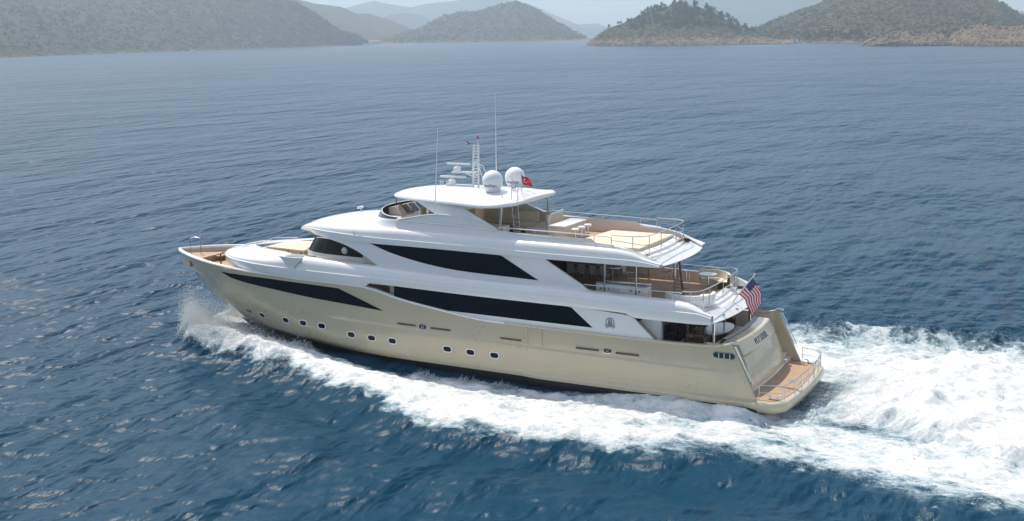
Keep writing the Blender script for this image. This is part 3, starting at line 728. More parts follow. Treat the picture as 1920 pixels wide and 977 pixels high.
# hardtop supports
for s_ in (1, -1):
    mb = MB()
    def sy(x, z): return s_ * (3.12 - .32 * (z - 8.6))
    def sy2(x, z): return s_ * (3.00 - .32 * (z - 8.6))
    poly = [(24.0, 9.95), (23.4, 9.85), (22.0, 9.2), (21.1, 8.75), (17.72, 8.56), (17.85, 8.64), (20.1, 9.60), (19.3, 9.80), (18.6, 9.95)]
    mb.prism(poly, sy, sy2); mb.build('hardtop_support', M['white'] , Y, smooth=False)
# pillars of the hardtop
for s_ in (1, -1):
    mb = MB(); mb.tube([(17.75, s_ * 2.9, 8.5), (17.62, s_ * 2.85, 9.95)], .065, 12); mb.build('hardtop_pillar', M['steel'], Y)
for x, y in ((26.3, -.9), (26.35, .55)):
    mb = MB(); mb.tube([(x, y, 8.5), (x, y, 9.86)], .03); mb.build('hardtop_front_post', M['wood'], Y)

# ---- hardtop
HT = stab([(16.82, 0), (16.84, 1.2), (16.9, 2.2), (17.05, 2.7), (17.4, 3.02), (18.0, 3.26), (18.8, 3.38), (20.3, 3.26), (22, 2.95), (23.4, 2.62), (24.4, 2.3), (25.2, 1.86), (25.8, 1.42), (26.3, .85), (26.6, .35), (26.68, 0)])
rimz = stab([(16.8, 9.90), (18.5, 9.78), (21, 9.84), (24, 9.84), (26.7, 9.76)])
crown = stab([(16.8, 10.12), (17.6, 10.36), (18.6, 10.48), (22, 10.50), (24, 10.40), (25.4, 10.22), (26.2, 10.03), (26.68, 9.86)])
mb = MB(); rows = []
X = [16.82 + 9.86 * (.5 - .5 * math.cos(math.pi * i / 60)) for i in range(61)]
for x in X:
    h = HT(x); z0 = rimz(x); zc = crown(x); s = []
    s += [(0, z0 + .10), (h * .6, z0 + .10), (max(h - .35, 0), z0 + .04), (max(h - .03, 0), z0), (h, z0 + .03)]
    r = min(.34, h)
    tt = min(.24, (zc - z0) * .55)
    for k in range(1, 7):
        a = math.pi / 2 * k / 6; s.append((h - r * (1 - math.cos(a)), z0 + .03 + tt * math.sin(a)))
    y0, zz0 = s[-1]
    for k in range(1, 8): u = k / 7; s.append((y0 * (1 - u), zz0 + (zc - zz0) * math.sin(u * math.pi / 2)))
    rows.append([(x, max(y, 0), z) for y, z in s])
mb.grid(rows); mb.mirror(); ht = mb.build('hardtop', M['white'], Y, ang=40)
mb = MB(); rows = []
for x in X[4:-6]:
    h = HT(x) - .3; rows.append([(x, y, rimz(x) + .035 + .05 * (1 - (y / max(h, .1)) ** 2)) for y in np.linspace(-h, h, 9)])
mb.grid(rows); mb.build('hardtop_lining', M['beige'], ht)
def roofz(x, y):
    h = HT(x); z0 = rimz(x); tt = min(.24, (crown(x) - z0) * .55); y0 = h - .34; zz0 = z0 + .03 + tt
    return zz0 + (crown(x) - zz0) * math.sin(max(0, 1 - abs(y) / y0) * math.pi / 2)
# satellite domes
def dome(x, y, dark_band=True):
    z = roofz(x, y) - .03; R = .60
    prof = [(.42, 0), (.44, .05), (.46, .18), (.50, .22), (.575, .40)]
    for k in range(0, 13):
        a = math.pi / 2 * k / 12; prof.append((R * math.cos(a), .62 + R * math.sin(a)))
    mb = MB(); mb.lathe(prof, (x, y, z), 40); d = mb.build('satellite_dome', M['plate'], Y)
    vs, fs = text_mesh('Intellian', .27, .008)
    out = []
    view = math.atan2(CAM.y - y, CAM.x - x)
    base = rad(100)
    for v in vs:
        zz = .30 + v[1]; r = float(np.interp(zz, [.22, .40, .62, .9], [.50, .575, .60, .53])) + .006 + v[2]
        a = base + v[0] / r
        out.append((x + r * math.cos(a), y + r * math.sin(a), z + zz))
    mb = MB(); mb.add(out, fs); mb.build('dome_lettering', M['blue'], d, smooth=False)
    return d
dome(19.25, .98); dome(19.3, -1.75)
# mast
mast = MB()
for dx in (-.18, .18): mast.tube([(20.98 + dx, 0, 10.45), (20.95 + dx, 0, 11.9), (20.88 + dx * .8, 0, 13.0)], .06, 8)
for z in np.arange(10.7, 13.0, .17): mast.tube([(20.78, 0, z), (21.14, 0, z)], .024, 6)
mast.tube([(20.75, 0, 12.95), (20.78, 0, 13.3)], .02)
for dy in (.22, -.22): mast.tube([(21.0, 0, 11.9), (20.6, dy, 11.7), (20.1, dy * 1.8, 10.5)], .03, 8)
mast.tube([(20.95, 0, 12.0), (20.9, .3, 11.8), (20.95, .3, 11.2), (21.0, 0, 11.1)], .025, 8); mast.tube([(20.95, 0, 12.0), (20.9, -.3, 11.8), (20.95, -.3, 11.2), (21.0, 0, 11.1)], .025, 8)
mast.tube([(20.9, -.55, 11.55), (20.9, .55, 11.55)], .02, 6)
mo = mast.build('radar_mast', M['plate'], Y)
for (x0, x1, zp, za) in ((21.1, 22.7, 11.30, 11.80), (21.3, 23.1, 10.52, 11.02)):
    mb = MB(); mb.rbox(((x0 + x1) / 2 - .1, 0, zp), (x1 - x0, .32, .08)); 
    if zp > 11: mb.tube([(21.0, 0, 11.0), (21.6, 0, 11.25)], .04)
    pl = mb.build('radar_bracket', M['plate'], mo)
    mb = MB(); mb.lathe([(.20, 0), (.22, .05), (.22, .22), (.15, .30), (.0, .32)], (x1 - .45, 0, zp + .04), 18); mb.rbox((x1 - .55 - .0, 0, za - .02), (1.55 if zp > 11 else 1.75, .13, .11), Matrix.Rotation(rad(3), 3, 'Z')); mb.tube([(x1 - .45, 0, zp + .3), (x1 - .5, 0, za - .02)], .04); mb.build('radar_scanner', M['plate'], mo)
mb = MB(); mb.tube([(21.35, 0, 13.02), (20.9, 0, 13.0)], .012, 5); mb.tube([(21.5, .1, 13.15), (21.35, 0, 13.02), (21.5, -.1, 12.95)], .03, 5); mb.build('wind_vane', M['dark'], mo)
mb = MB(); mb.lathe([(.0, .2), (.05, .18), (.05, 0)], (20.76, 0, 13.28), 10); mb.build('mast_light', M['red'], mo)
for (x, y) in ((23.5, -.3), (23.75, -.45), (23.4, -.6)):
    mb = MB(); zz = roofz(x, y); mb.tube([(x, y, zz - .02), (x, y, zz + .2)], .03); mb.lathe([(0, .22), (.06, .2), (.07, .1), (.0, .08)], (x, y, zz + .05), 10); mb.build('horn', M['steel'], ht)
def whip(x, y, z, h, dx=0, dy=0, r=.028):
    mb = MB(); mb.tube([(x, y, z), (x + dx * .25, y + dy * .25, z + h * .25)], r * 1.5, 8, taper=r); mb.tube([(x + dx * .25, y + dy * .25, z + h * .25), (x + dx, y + dy, z + h)], r, 6, taper=r * .5); mb.lathe([(.0, .12), (.05, .1), (.06, 0)], (x, y, z - .02), 10)
    return mb.build('whip_antenna', M['plate'], Y)
whip(21.9, 3.22, 8.25, 5.9, -.45, 0); whip(20.15, -1.0, 10.5, 5.3, -.05, 0)
mb = MB(); mb.tube([(18.35, .3, 10.42), (18.35, .3, 11.2)], .018); mb.tube([(18.05, -.35, 10.35), (18.1, -.35, 11.42)], .018); mb.rbox((18.2, .4, 10.6), (.22, .18, .2)); mb.build('signal_mast', M['steel'], ht)
mb = MB(); z_ = roofz(23.2, 1.5); mb.tube([(23.2, 1.5, z_ - .02), (23.2, 1.5, z_ + .25), (23.1, 1.5, z_ + .27)], .015); mb.build('roof_antenna', M['steel'], ht)
# ladder
def lad(name, a0, a1, w, n, r=.02, m='steel'):
    a0, a1, w = Vector(a0), Vector(a1), Vector(w); mb = MB()
    mb.tube([a0, a1], r); mb.tube([a0 + w, a1 + w], r)
    for k in range(n): p = a0.lerp(a1, (k + .5) / n); mb.tube([p, p + w], r * .9)
    return mb.build(name, M[m], Y)
lad('roof_ladder', (17.15, 2.25, 8.0), (17.35, 2.2, 10.15), (-.38, 0, 0), 8)
mb = MB(); mb.tube([(17.35, 2.2, 10.15), (17.5, 1.9, 10.75), (17.55, 1.5, 10.9), (17.6, 1.2, 10.4)], .018); mb.tube([(16.97, 2.2, 10.15), (17.1, 1.9, 10.75), (17.15, 1.5, 10.9), (17.2, 1.2, 10.35)], .018)
mb.tube([(17.9, 2.3, 10.25), (18.0, 2.1, 10.75), (18.2, 1.9, 10.35)], .015); mb.build('ladder_handrail', M['steel'], Y)

# ---- handrails and pillars
def rail(name, pts, zt, zb, posts, parent=None, mids=(), r=.028):
    mb = MB(); P = [(p[0], p[1], zt(p) if callable(zt) else zt) for p in pts]
    mb.tube(P, r, 8)
    for q in mids: mb.tube([(p[0], p[1], lerp(zb(p) if callable(zb) else zb, P[i][2], q)) for i, p in enumerate(pts)], r * .7, 6)
    for i in posts:
        p = pts[i]; mb.tube([(p[0], p[1], (zb(p) if callable(zb) else zb) - .03), P[i]], r * .85, 8)
    return mb.build(name, M['steel'], parent or Y)
coamz = stab([(7.9, 7.36), (8.9, 7.77), (9.6, 8.02), (10.5, 8.18), (12, 8.30), (14.2, 8.40), (16.4, 8.48), (18, 8.57), (21, 8.70)])
for s_ in (1, -1):
    xs = [17.6, 16.6, 15.4, 14.2, 13.0, 11.8, 10.8]
    rail('coaming_rail', [(x, s_ * (O2(x) - .56)) for x in xs], lambda p: coamz(p[0]) + lerp(.22, .42, (17.6 - p[0]) / 7), lambda p: coamz(p[0]), [0, 2, 3, 5, 6])
half = [(10.8, 3.16), (10.2, 3.16), (9.6, 3.1), (9.15, 2.9), (8.92, 2.5), (8.85, 1.9), (8.82, 1.1), (8.80, 0)]
full = half + [(x, -y) for x, y in half[::-1][1:]]
rail('aft_rail', full, 8.74, lambda p: 7.8 if p[0] < 9.4 else coamz(p[0]), [2, 4, 6, 8, 10, 12], mids=(.5,))
c1 = stab([(5.5, 5.3), (6.3, 5.66), (7.2, 5.74), (10, 5.78), (14, 5.86)])
for s_ in (1, -1):
    rail('bulwark_rail', [(x, s_ * (O1(x) - .68)) for x in (12.2, 10.8, 9.6, 8.4, 7.2, 6.7)], 6.06, lambda p: c1(p[0]), [0, 1, 2, 3, 4])
half = [(6.7, 3.45), (6.3, 3.38), (5.98, 3.15), (5.82, 2.7), (5.74, 2.0), (5.7, 1.0), (5.7, 0)]
rail('aft_rail', half + [(x, -y) for x, y in half[::-1][1:]], 6.14, 5.2, [1, 3, 4, 6, 8, 9, 11], mids=(.5,))
rail('bow_rail', [(40.2, -2.9), (39, -3.4), (37.5, -3.75), (36.2, -3.9)], 5.3, 5.1, [0, 1, 2, 3], r=.02)
rail('bow_rail', [(31, 3.55), (29, 3.62), (27, 3.65)], lambda p: z_s(p[0]) + .07, lambda p: z_s(p[0]), [0, 1, 2], r=.015)
for s_ in (1, -1):
    for x in (11.26, 9.44): 
        mb = MB(); mb.tube([(x, s_ * 3.05, 5.1), (x, s_ * 3.05, 7.34)], .05, 12); mb.build('upper_deck_pillar', M['steel'], Y)
mb = MB(); mb.tube([(7.95, .0, 5.1), (8.25, 0, 7.4)], .06, 12); mb.build('upper_deck_pillar', M['wood'], Y)
for s_ in (1, -1):
    mb = MB(); mb.tube([(5.15, s_ * 3.0, 2.6), (5.15, s_ * 3.0, 4.75)], .085, 14); mb.build('aft_deck_pillar', M['steel'], Y)
for s_ in (1, -1):
    mb = MB(); mb.tube([(6.6, s_ * 2.9, 2.6), (6.6, s_ * 2.9, 4.75)], .05, 12); mb.build('aft_deck_pillar', M['wood'], Y)

# ---- built-in furniture: fly deck
def cabinet(name, x0, x1, y0, y1, z0, z1, m, top=None, th=.06, ov=.08):
    mb = MB(); mb.rbox(((x0 + x1) / 2, (y0 + y1) / 2, (z0 + z1) / 2), (x1 - x0, y1 - y0, z1 - z0), r=.02); o = mb.build(name, m, Y)
    if top:
        mb = MB(); mb.rbox(((x0 + x1) / 2, (y0 + y1) / 2, z1 + th / 2), (x1 - x0 + ov * 2, y1 - y0 + ov * 2, th), r=.02); mb.build('counter_top', top, o)
    return o
cabinet('bar_counter', 14.65, 15.55, -1.7, 1.0, 7.72, 8.60, M['beige'], M['white'])
cabinet('settee_base', 16.7, 18.2, -2.9, -.9, 7.72, 8.1, M['white'])
mb = MB(); mb.rbox((17.3, -1.9, 8.16), (1.2, 1.9, .14)); mb.rbox((16.75, -1.9, 8.5), (.16, 2.0, .75)); mb.rbox((17.5, -2.75, 8.45), (1.4, .16, .65)); mb.build('settee_cushions', M['cream'], Y)
mb = MB(); mb.tube([(16.62, -.85, 7.75), (16.62, -.85, 8.65), (16.62, -1.15, 8.9), (16.62, -2.7, 8.95)], .07); mb.build('settee_frame', M['white'], Y)
cabinet('galley_cabinet', 18.4, 21.4, .6, 1.4, 7.72, 8.45, M['white'])
mb = MB(); mb.rbox((19.9, 0, 8.36), (3.2, .95, .06)); mb.tube([(19.9, 0, 7.72), (19.9, 0, 8.34)], .08); mb.build('saloon_table', M['wood'], Y)
mb = MB()
for (c, sz) in (((19.8, -1.6, 8.05), (3.6, .9, .5)), ((19.8, -2.1, 8.5), (3.8, .2, .7)), ((21.9, -.6, 8.05), (.8, 2.4, .5)), ((22.3, -.6, 8.5), (.2, 2.6, .7))): mb.rbox(c, sz, r=.06)
mb.build('dinette_sofa', M['cream'], Y)
mb = MB(); mb.prism([(9.55, -2.5), (9.55, 2.3), (13.3, 2.5), (13.6, .4), (13.3, -2.5)], 7.73, 7.98, 'xy'); sp = mb.build('fly_sun_pad', M['cream'], Y, smooth=False)
mb = MB()
for y in (-1.3, -.1, 1.1): mb.box(9.6, 13.25, y - .012, y + .012, 7.978, 7.984)
mb.box(11.4, 11.42, -2.4, 2.3, 7.978, 7.985); mb.build('cushion_seam', M['beige'], sp, smooth=False)
mb = MB(); mb.lathe([(.30, 0), (.34, .5), (.32, .62), (.0, .64)], (15.9, -2.3, 7.72), 20); mb.build('ice_bin', M['white'], Y)

# ---- upper aft deck
cabinet('barbecue_counter', 9.1, 12.05, 1.75, 2.45, 5.1, 5.92, M['white'], M['stone'], ov=.03)
mb = MB()
for x, r in ((9.5, .05), (9.95, .05), (10.7, .03), (11.0, .03), (11.3, .05), (11.75, .05)): mb.lathe([(0, .03), (r * .8, .02), (r, 0)], (x, 2.455, 5.66), 12, 'y')
mb.build('cabinet_knob', M['dark'], Y)
mb = MB(); rows = []
for i in range(25):
    a = math.pi * 1.0 * i / 24 - math.pi * .15
    cx, cy = 7.0, 1.5; r = 1.25
    px, py = math.cos(math.pi - a + .0), math.sin(a)
    x = cx - r * math.cos(a) * 1.05 + .0; y = cy + r * math.sin(a) * .95
    rows.append((a, x, y))
rr = []
for a, x, y in rows:
    dx, dy = (x - 7.0), (y - 1.5); L = math.hypot(dx, dy); dx /= L; dy /= L
    rr.append([(x, y, 5.1), (x + dx * .05, y + dy * .05, 5.45), (x + dx * .02, y + dy * .02, 5.72), (x - dx * .15, y - dy * .15, 5.72), (x - dx * .2, y - dy * .2, 5.5), (x - dx * .75, y - dy * .75, 5.48), (x - dx * .78, y - dy * .78, 5.1)])
mb.grid(rr); mb.add(rr[0], [tuple(range(7))]); mb.add(rr[-1], [tuple(range(7))]); cs = mb.build('curved_settee', M['white'], Y)
mb = MB(); mb.grid([[tuple(Vector(r[4]) + Vector((0, 0, .02))), tuple(Vector(r[4]) + Vector((0, 0, .09))), tuple(Vector(r[5]) + Vector((0, 0, .09))), tuple(Vector(r[5]) + Vector((0, 0, .0)))] for r in rr]); mb.build('seat_cushion', M['cream'], cs)
mb = MB(); rows = []
for i in range(17):
    a = -math.pi * .05 - math.pi * .62 * i / 16; c_, s_ = math.cos(a), math.sin(a)
    f = lambda r: (7.5 + -0 - r * c_ * -1 * -1, -2.0 + r * s_)
    rows.append([(*f(1.45), 5.1), (*f(1.45), 5.95), (*f(1.32), 5.97), (*f(1.28), 5.55), (*f(.75), 5.53), (*f(.75), 5.1)])
mb.grid(rows); mb.build('corner_sofa', M['cream'], Y)
# spiral stair from the upper deck to the fly deck
mb = MB(); mb.tube([(8.7, -.6, 5.1), (8.7, -.6, 7.6)], .06, 12); st = mb.build('spiral_stair', M['steel'], Y)
for k in range(8):
    a = rad(200 - k * 34); z = 5.33 + k * .24; mb = MB()
    p = [(8.7, -.6)] + [(8.7 + .78 * math.cos(a + q), -.6 + .78 * math.sin(a + q)) for q in (-.3, -.1, .1, .3)]
    mb.prism(p, z, z + .05, 'xy'); mb.build('tread', M['teak'], st, smooth=False)
mb = MB(); H = [(8.7 + .8 * math.cos(rad(200 - k * 17)), -.6 + .8 * math.sin(rad(200 - k * 17)), 6.25 + k * .075) for k in range(16)]
mb.tube(H, .025)
for k in range(0, 16, 2): mb.tube([(H[k][0], H[k][1], H[k][2] - .9), H[k]], .015, 6)
mb.build('stair_balustrade', M['steel'], st)
mb = MB(); 
for x in (9.8, 10.5, 11.2): mb.tube([(x, .2, 5.1), (x, .2, 6.1)], .025)
mb.tube([(9.8, .2, 6.1), (11.2, .2, 6.1)], .025); mb.tube([(9.8, .2, 5.6), (11.2, .2, 5.6)], .02); mb.build('stair_guard', M['steel'], Y)
# ensign staff
mb = MB(); mb.tube([(5.15, 0, 5.0), (3.98, 0, 6.6)], .032, 8); mb.lathe([(.0, .05), (.045, .02), (.0, -.03)], (3.97, 0, 6.62), 10); mb.build('ensign_staff', M['steel'], Y)
mb = MB()
for p in ((5.05, 3.5, 4.78), (4.85, 2.3, 4.84), (4.72, .6, 4.80), (4.78, -1.2, 4.80)): mb.rbox(p, (.12, .12, .08), r=.02)
mb.build('deck_light', M['grey'], Y)

# ---- loose furniture (things of their own)
def put(root, loc, rz=0, label=None, group=None):
    r = copy_tree(root); r.location = loc; r.rotation_euler = (0, 0, rz)
    if label: r['label'] = label
    if group: r['group'] = group
    return r
def make_stool():
    t = empty('bar_stool', label='x', cat='stool', group='bar stools on the fly deck')
    mb = MB(); mb.lathe([(0, .72), (.20, .72), (.225, .75), (.22, .80), (.18, .83), (0, .835)], n=24); local_build(mb, 'seat', M['white2'], t)
    mb = MB(); mb.tube([(0, 0, .02), (0, 0, .73)], .035, 12); local_build(mb, 'column', M['steel'], t)
    mb = MB(); mb.lathe([(.21, 0), (.21, .015), (.05, .035), (.0, .035)], n=24); local_build(mb, 'base', M['steel'], t)
    mb = MB(); mb.tube([(.17 * math.cos(a), .17 * math.sin(a), .28) for a in np.linspace(0, 6.2831, 17)[:-1]], .014, 6, closed=True); mb.tube([(-.17, 0, .28), (.17, 0, .28)], .012, 6); local_build(mb, 'footrest', M['steel'], t)
    return t
st0 = make_stool(); st0.location = (14.05, .85, 7.72); st0['label'] = 'round white bar stool nearest the port rail in the row at the bar'
put(st0, (14.05, .05, 7.72), .4, 'round white bar stool in the middle of the row of three at the bar')
put(st0, (14.05, -.78, 7.72), .8, 'round white bar stool farthest from the viewer in the row at the bar')
def make_chair():
    t = empty('dining_chair', label='x', cat='chair', group='dining chairs under the upper deck overhang')
    mb = MB(); mb.rbox((0, 0, .45), (.48, .48, .05), r=.02); local_build(mb, 'seat', M['mesh'], t)
    mb = MB(); mb.grid([[(-.22 - .10 * v - .02, lerp(-.22, .22, u), .5 + .52 * v) for u in np.linspace(0, 1, 5)] for v in np.linspace(0, 1, 5)] ); mb.grid([[(-.25 - .10 * v - .02, lerp(-.22, .22, u), .5 + .52 * v) for u in np.linspace(0, 1, 5)] for v in np.linspace(0, 1, 5)]); local_build(mb, 'backrest', M['mesh'], t)
    mb = MB()
    for s_ in (1, -1): mb.tube([(-.24, s_ * .235, .44), (-.35, s_ * .235, 1.04)], .016, 6)
    mb.tube([(-.35, -.235, 1.04), (-.35, .235, 1.04)], .016, 6); local_build(mb, 'back_frame', M['steel'], t)
    for sx in (1, -1):
        for s_ in (1, -1): mb = MB(); mb.tube([(sx * .21, s_ * .22, .44), (sx * .24, s_ * .23, 0)], .016, 6); local_build(mb, 'leg', M['steel'], t)
    return t
ch0 = make_chair(); ch0.location = (15.3, -1.35, 5.1); ch0.rotation_euler = (0, 0, -math.pi / 2)
ch0['label'] = 'grey mesh dining chair deepest under the overhang in the near row of four'
for i, (x, l) in enumerate([(14.6, 'grey mesh dining chair second from the saloon in the near row of four'), (13.9, 'grey mesh dining chair third from the saloon in the near row of four'), (13.2, 'grey mesh dining chair nearest the barbecue counter in the near row of four')]):
    put(ch0, (x, -1.35, 5.1), -math.pi / 2, l)
put(ch0, (12.2, -2.3, 5.1), math.pi, 'light grey dining chair at the aft head of the long dining table')
for x in (15.0, 14.2, 13.4): put(ch0, (x, -3.05, 5.1), math.pi / 2, 'grey mesh dining chair on the far side of the dining table in deep shade')
t = empty('dining_table', (14.2, -2.2, 5.1), label='long dark dining table under the upper deck overhang', cat='table')
mb = MB(); mb.rbox((0, 0, .74), (3.3, 1.1, .05), r=.02); local_build(mb, 'table_top', M['wood'], t)
for x in (-1, 1): mb = MB(); mb.tube([(x, 0, 0), (x, 0, .72)], .09, 12); local_build(mb, 'leg', M['steel'], t)
def round_table(loc, r, h, label, m):
    t = empty('round_table', loc, label=label, cat='table')
    mb = MB(); mb.lathe([(0, h - .04), (r * .93, h - .04), (r, h - .02), (r, h), (0, h + .005)], n=36); local_build(mb, 'table_top', m, t)
    mb = MB(); mb.tube([(0, 0, 0), (0, 0, h - .03)], .05, 12); local_build(mb, 'leg', M['steel'], t)
    mb = MB(); mb.lathe([(r * .5, 0), (r * .5, .015), (.05, .04), (0, .04)], n=24); local_build(mb, 'base', M['steel'], t)
round_table((7.3, -2.1, 5.1), .5, .86, 'small round grey pedestal table in front of the cream corner sofa', M['stone'])
t = empty('cockpit_table', (6.0, -.3, 2.62), label='oval varnished table with glossy top on the lowest aft deck behind the transom', cat='table')
mb = MB(); mb.lathe([(0, .70), (.96, .70), (1.0, .73), (1.0, .77), (0, .775)], n=40); mb.v = [(x * .72, y * 1.45, z) for x, y, z in mb.v]; local_build(mb, 'table_top', M['stone'], t)
mb = MB(); mb.lathe([(.70, 0), (.70, .25), (.5, .69), (0, .69)], n=30); mb.v = [(x * .6, y * 1.3, z) for x, y, z in mb.v]; local_build(mb, 'pedestal', M['wood'], t)
def armchair(loc, rz, label):
    t = empty('deck_armchair', loc, rz, label=label, cat='chair', group='wooden armchairs round the aft deck table')
    mb = MB(); mb.rbox((0, 0, .42), (.5, .52, .08), r=.03); local_build(mb, 'seat', M['cream'], t)
    mb = MB(); mb.rbox((-.27, 0, .68), (.06, .56, .46), r=.03); local_build(mb, 'backrest', M['wood'], t)
    for sx in (1, -1):
        for s_ in (1, -1): mb = MB(); mb.tube([(sx * .22, s_ * .24, .4), (sx * .25, s_ * .25, 0)], .025, 8); local_build(mb, 'leg', M['wood'], t)
    for s_ in (1, -1): mb = MB(); mb.tube([(-.25, s_ * .28, .66), (.2, s_ * .28, .64), (.22, s_ * .26, .4)], .022, 6); local_build(mb, 'armrest', M['wood'], t)
    return t
armchair((7.3, .5, 2.62), 0, 'dark wooden armchair on the saloon side of the aft table, nearer to port')
armchair((7.3, -1.0, 2.62), 0, 'dark wooden armchair on the saloon side of the aft table, farther from port')
armchair((6.1, -2.3, 2.62), math.pi / 2, 'dark wooden armchair at the starboard head of the aft deck table')
armchair((6.3, 1.75, 2.62), -math.pi / 2, 'dark wooden armchair at the port head of the aft deck table')
for k, (y) in enumerate((.9, 1.6)):
    pass
# folded towels on the curved settee
for k, (x, y, l) in enumerate([(6.75, 2.15, 'striped towel'), ]): pass

# ---- flags
def flag_us():
    P0 = Vector((4.10, 0, 6.43)); P1 = Vector((4.83, 0, 5.45))       # hoist: top and bottom on the staff
    nx, ny = 40, 26; hoist = P1 - P0
    def S(u, v):      # u along fly, v down hoist
        base = P0 + hoist * v
        d = Vector((-.62, .06, -.42)) * u + Vector((-.12, 0, -1.05)) * u * u * .72
        n = Vector((.35, 1, .1)); fold = .13 * math.sin(u * 7 + v * 2.2) * u + .05 * math.sin(u * 15 + v * 5) * u
        shrink = hoist * (-.22 * (v - .45)) * u
        return base + d + n * fold + shrink + Vector((0, .0, 0))
    mb = MB(); vs = [S(i / nx, j / ny) for j in range(ny + 1) for i in range(nx + 1)]; fs = []; ms = []
    for j in range(ny):
        for i in range(nx):
            a = j * (nx + 1) + i; fs.append((a, a + 1, a + nx + 2, a + nx + 1))
            ms.append(2 if (i < nx * .4 and j < 14) else (0 if (j // 2) % 2 == 0 else 1))
    mb.v = [tuple(v) for v in vs]; mb.f = fs; mb.m = ms
    t = mb.build('national_flag', [M['red'], M['fwhite'], M['navy']], None)
    tag(t, 'red, white and blue striped flag with a starred canton hanging from the slanted stern staff', 'flag')
    st = MB()
    for r in range(9):
        for c in range(11):
            if (r + c) % 2 == 0:
                u0 = (c + 1) / 12 * .4; v0 = (r + 1) / 10 * 14 / 26; pts = []
                for k in range(10):
                    q = .011 if k % 2 == 0 else .0045; a = k * math.pi / 5
                    pts.append((u0 + q * math.sin(a), v0 - q * 1.3 * math.cos(a)))
                for sg in (1, -1):
                    nn = Vector((.35, 1, .1)).normalized() * .006 * sg
                    st.add([tuple(S(a, b) + nn) for a, b in pts], [tuple(range(10))])
    so = st.build('stars', M['fwhite'], None, smooth=False, recalc=False); so.parent = t
flag_us()
def flag_tr():
    P0 = Vector((18.12, -.36, 11.28)); nx, ny = 16, 10
    def S(u, v):
        return P0 + Vector((-.66 * u - .10 * v, .12 * math.sin(u * 8 + v * 2) * u, -.56 * v - .30 * u * (1 - .5 * v) - .02 * math.sin(u * 6)))
    mb = MB(); mb.v = [tuple(S(i / nx, j / ny)) for j in range(ny + 1) for i in range(nx + 1)]
    mb.f = [(j * (nx + 1) + i, j * (nx + 1) + i + 1, (j + 1) * (nx + 1) + i + 1, (j + 1) * (nx + 1) + i) for j in range(ny) for i in range(nx)]; mb.m = [0] * len(mb.f)
    t = mb.build('courtesy_flag', M['red'], None); tag(t, 'small red flag with white crescent and star on the hardtop beside the far dome', 'flag')
    em = MB()
    for sg in (1, -1):
        nn = Vector((0, 1, 0)) * .006 * sg
        out = []
        for k in range(25):
            a = rad(38) + rad(284) * k / 24; out.append((.36 + .15 * math.cos(a), .5 + .25 * math.sin(a)))
        inn = []
        for k in range(25):
            a = rad(50) + rad(260) * k / 24; inn.append((.395 + .118 * math.cos(a), .5 + .197 * math.sin(a)))
        b = [tuple(S(*p) + nn) for p in out + inn]
        em.add(b, [(i, i + 1, 25 + i + 1, 25 + i) for i in range(24)])
        sp_ = []
        for k in range(10):
            q = .07 if k % 2 == 0 else .028; a = k * math.pi / 5 + math.pi; sp_.append((.56 + q * math.cos(a), .5 + q * 1.6 * math.sin(a)))
        em.add([tuple(S(*p) + nn) for p in sp_], [tuple(range(10))])
    eo = em.build('crescent_and_star', M['fwhite'], None, smooth=False, recalc=False); eo.parent = t
flag_tr()

# ================================================================== SEA
rng = np.random.default_rng(11)
def vnoise(x, y, seed=0):
    # smooth value noise on an integer lattice
    xi = np.floor(x).astype(np.int64); yi = np.floor(y).astype(np.int64); fx = x - xi; fy = y - yi
    def h(a, b):
        n = (a * 374761393 + b * 668265263 + seed * 974711) & 0x7fffffff
        n = ((n ^ (n >> 13)) * 1274126177) & 0x7fffffff
        return ((n ^ (n >> 16)) & 0xffff) / 65535.0
    u = fx * fx * fx * (fx * (fx * 6 - 15) + 10); v = fy * fy * fy * (fy * (fy * 6 - 15) + 10)
    return (h(xi, yi) * (1 - u) + h(xi + 1, yi) * u) * (1 - v) + (h(xi, yi + 1) * (1 - u) + h(xi + 1, yi + 1) * u) * v
def fbm(x, y, oct=4, seed=0, gain=.5):
    s = 0; a = 1; t = 0
    for k in range(oct):
        s = s + a * vnoise(x * 2 ** k + 17.3 * k, y * 2 ** k - 9.1 * k, seed + k); t += a; a *= gain
    return s / t
def axis_pts(a, b, step, lo, hi, growth=.019):
    core = list(np.arange(a, b, step)); out = list(core); s = step; x = core[-1]
    while x < hi: s = min(s * (1 + growth * 1.0), 260); x += s; out.append(x)
    s = step; x = a; pre = []
    while x > lo: s = min(s * (1 + growth), 260); x -= s; pre.append(x)
    return np.array(pre[::-1] + out)
ax = axis_pts(-14, 48, .17, -2500, 9000); ay = axis_pts(-22, 26, .17, -10500, 900)
GX, GY = np.meshgrid(ax, ay, indexing='xy')
sx = np.gradient(ax); sy = np.gradient(ay); SP = np.maximum(sx[None, :], sy[:, None])
def ss(a, b, x):
    t = np.clip((x - a) / (b - a), 0, 1); return t * t * (3 - 2 * t)
H = np.zeros_like(GX)
wd0 = rad(-68)
for k in range(64):
    lam = float(np.exp(rng.uniform(math.log(.6), math.log(5.5)))); th = wd0 + rng.normal() * .5
    amp = .0046 * lam ** .6 * rng.uniform(.6, 1.3)
    kk = 2 * math.pi / lam; ph = rng.uniform(0, 6.283)
    fil = ss(2.2, 4.0, lam / SP)
    arg = kk * (math.cos(th) * GX + math.sin(th) * GY) + ph + .8 * np.sin(.05 * (GX * math.sin(th) - GY * math.cos(th)) + ph)
    H += fil * amp * (np.sin(arg) + .22 * np.cos(2 * arg))
